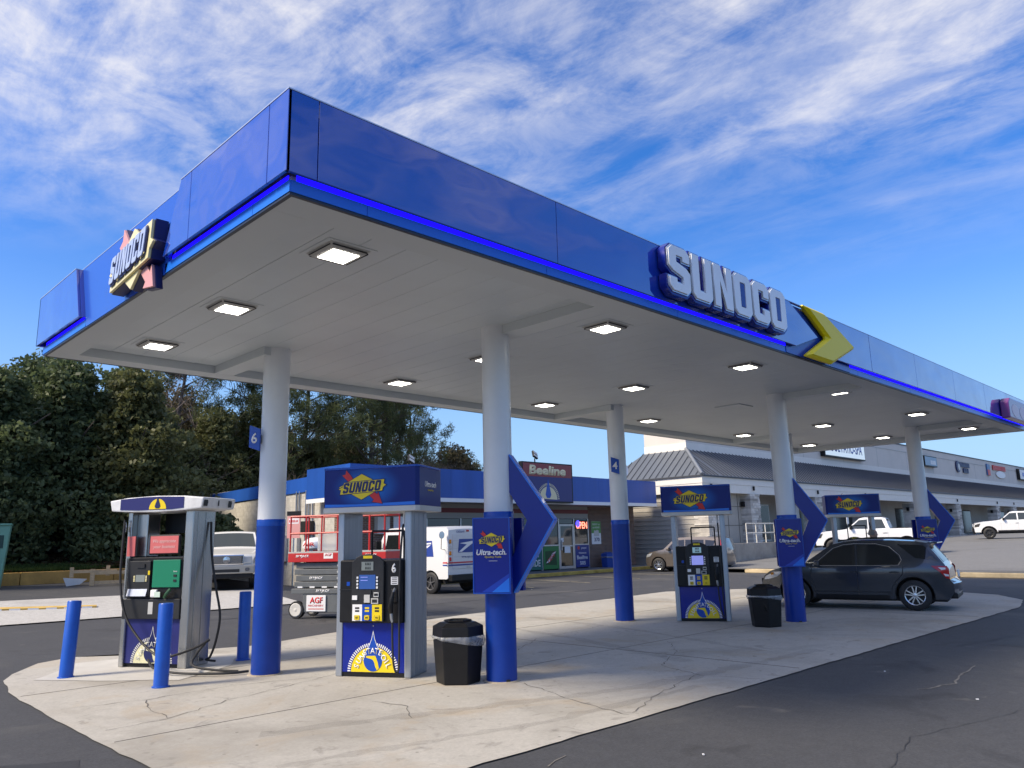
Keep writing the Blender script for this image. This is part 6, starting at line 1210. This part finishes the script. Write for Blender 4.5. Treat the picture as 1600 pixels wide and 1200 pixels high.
# pines behind the store
def pine(x, y, H, lab, seed, lean=.0, dens=1.):
    random.seed(seed); t = thing('pine_tree', lab, 'tree', (x, y, .2), 0, 'pines behind the store'); m = MB(); P = [Vector((lean*k/6*H*.1+random.gauss(0, .12), random.gauss(0, .12), H*k/6)) for k in range(7)]; m.tube(P, [.26-.035*k for k in range(7)], 8).done('trunk', bark, t, smooth=True)
    m = MB(); tips = []
    for k in range(int(26*dens)):
        f = random.uniform(.22, 1); i = min(5, int(f*6)); p = P[i].lerp(P[i+1], f*6-i if f < 1 else 1); a = random.uniform(0, 6.28); L_ = (1.15-f*.6)*H*.24*random.uniform(.7, 1.1)
        tips += branch(m, p, Vector((math.cos(a), math.sin(a), random.uniform(-.05, .5))).normalized(), L_, .075*(1.2-f*.6), 2, .5, .18, 3, 5)
    stuff(m.done('branches', bark, t)) if False else m.done('branches', bark, t)
    T = np.array([tuple(q) for q in tips]); T = T[rng.random(len(T)) < .9]; per = 34; C = np.repeat(T, per, 0); D = rng.normal(size=(len(C), 3)); D[:, 2] += .35; D /= np.linalg.norm(D, axis=1)[:, None]; C = C+rng.normal(size=C.shape)*.16+D*.12
    S = np.cross(D, rng.normal(size=D.shape)); S /= np.linalg.norm(S, axis=1)[:, None]; Ln = .13+.11*rng.random(len(C)); quads_mesh('needles', C, D*Ln[:, None], S*.016, pine_l, t)
    return t
for i, (x, y, H, lb) in enumerate(((23.8, 46.5, 15, 'pine rising over the store corner, bent low branches'), (27.6, 48.5, 17, 'tall forked pine behind the store fascia'), (31.0, 45.5, 15, 'pine behind the store with drooping needles'), (35.5, 50, 16, 'tall pine standing behind the floodlight'), (40.0, 53, 14, 'pine at the edge of the open sky behind the Beeline sign'), (19.0, 49, 15, 'pine behind the number 6 flag column'))): pine(x, y, H, lb, 40+i)
def bare_tree(x, y, H, lab, seed, depth=4, z=.2, spread=.6, g='bare winter trees'):
    random.seed(seed); t = thing('bare_tree', lab, 'tree', (x, y, z), 0, g); m = MB(); m.tube([(0, 0, -.3), (.05, .05, H*.28)], [.2*H/12, .15*H/12], 7).done('trunk', twig, t, smooth=True); m = MB()
    for k in range(5): a = k*1.26+random.random(); branch(m, Vector((.05, .05, H*.26)), Vector((math.cos(a)*.7, math.sin(a)*.7, 1)).normalized(), H*.34, .13*H/12, depth, spread, .12, 4, 4)
    m.done('crown', twig, t)
for (x, y, H, lb, sd) in ((34.5, 45.5, 9.5, 'leafless brown tree behind the blue store fascia', 3), (38.2, 47, 10, 'leafless spreading tree left of the open sky', 5), (29.2, 44.5, 8.5, 'leafless tree between the pines behind the store', 8), (46.5, 50, 9.0, 'thin leafless tree behind the Beeline sign', 9), (24.5, 44.0, 8.5, 'leafless tree behind the store corner', 12), (16.8, 47.5, 13.5, 'tall leafless tree rising over the store side wall', 14), (3.5, 32.8, 5.2, 'bare shrub spreading over the donation bin', 15)): bare_tree(x, y, H, lb, sd, 4, 1.2 if y < 33 else .2, .75 if sd in (3, 5) else .6)
# far hedge line closing the view behind the store
for (x, y, H, R_, lb) in ((28, 54, 10.5, 5.0, 'distant evergreen behind the leftmost pines'), (36, 57, 11, 5.0, 'distant evergreen behind the forked pine'), (20.5, 54, 12.5, 5.0, 'distant evergreen behind the store side wall'), (43, 58, 8.0, 4.2, 'distant evergreen at the edge of the sky'), (41.5, 49, 9.3, 4.0, 'brown green round tree beside the open sky'), (46.0, 52.5, 8.6, 3.6, 'low brown tree fading into the open sky'), (32, 50, 8.5, 4.0, 'round evergreen between the pines behind the store'), (24.5, 50, 9.5, 4.0, 'round evergreen behind the store corner pines')): bush_tree(x, y, 0, H, R_, lb, dist_l, 750, 'distant trees behind the store')
# roadside pole and wires on the street side, mirrored in the fascia
up = thing('utility_pole', 'tall wooden utility pole with crossarm on the street side', 'utility pole', (31.0, -13.0, 0)); MB().tube([(0, 0, 0), (0, 0, 12)], [.17, .12], 10).done('pole', bark, up); MB().box(-1.2, 1.2, -.06, .06, 10.9, 11.05).done('crossarm', bark, up)
for k, (dy, z) in enumerate(((-13.0, 11.1), (-13.5, 9.6), (-12.6, 9.2))):
    pts = [(-45+76*i/24, dy, z+.0-2.2*(1-((i-12)/12)**2)*.5) for i in range(25)]; o = MB().tube(pts, .03, 5).done('overhead_wire', rubber); tag(o, ('upper', 'middle', 'lowest')[k]+' overhead wire running to the wooden utility pole', 'wire')
for (x, y, sd) in ((-13, 20, 21), (-15, 27, 22)): bare_tree(x, y, 11, 'leafless tree beyond the left end of the apron' if sd == 21 else 'leafless tree beside the bank past the apron', sd, 4)
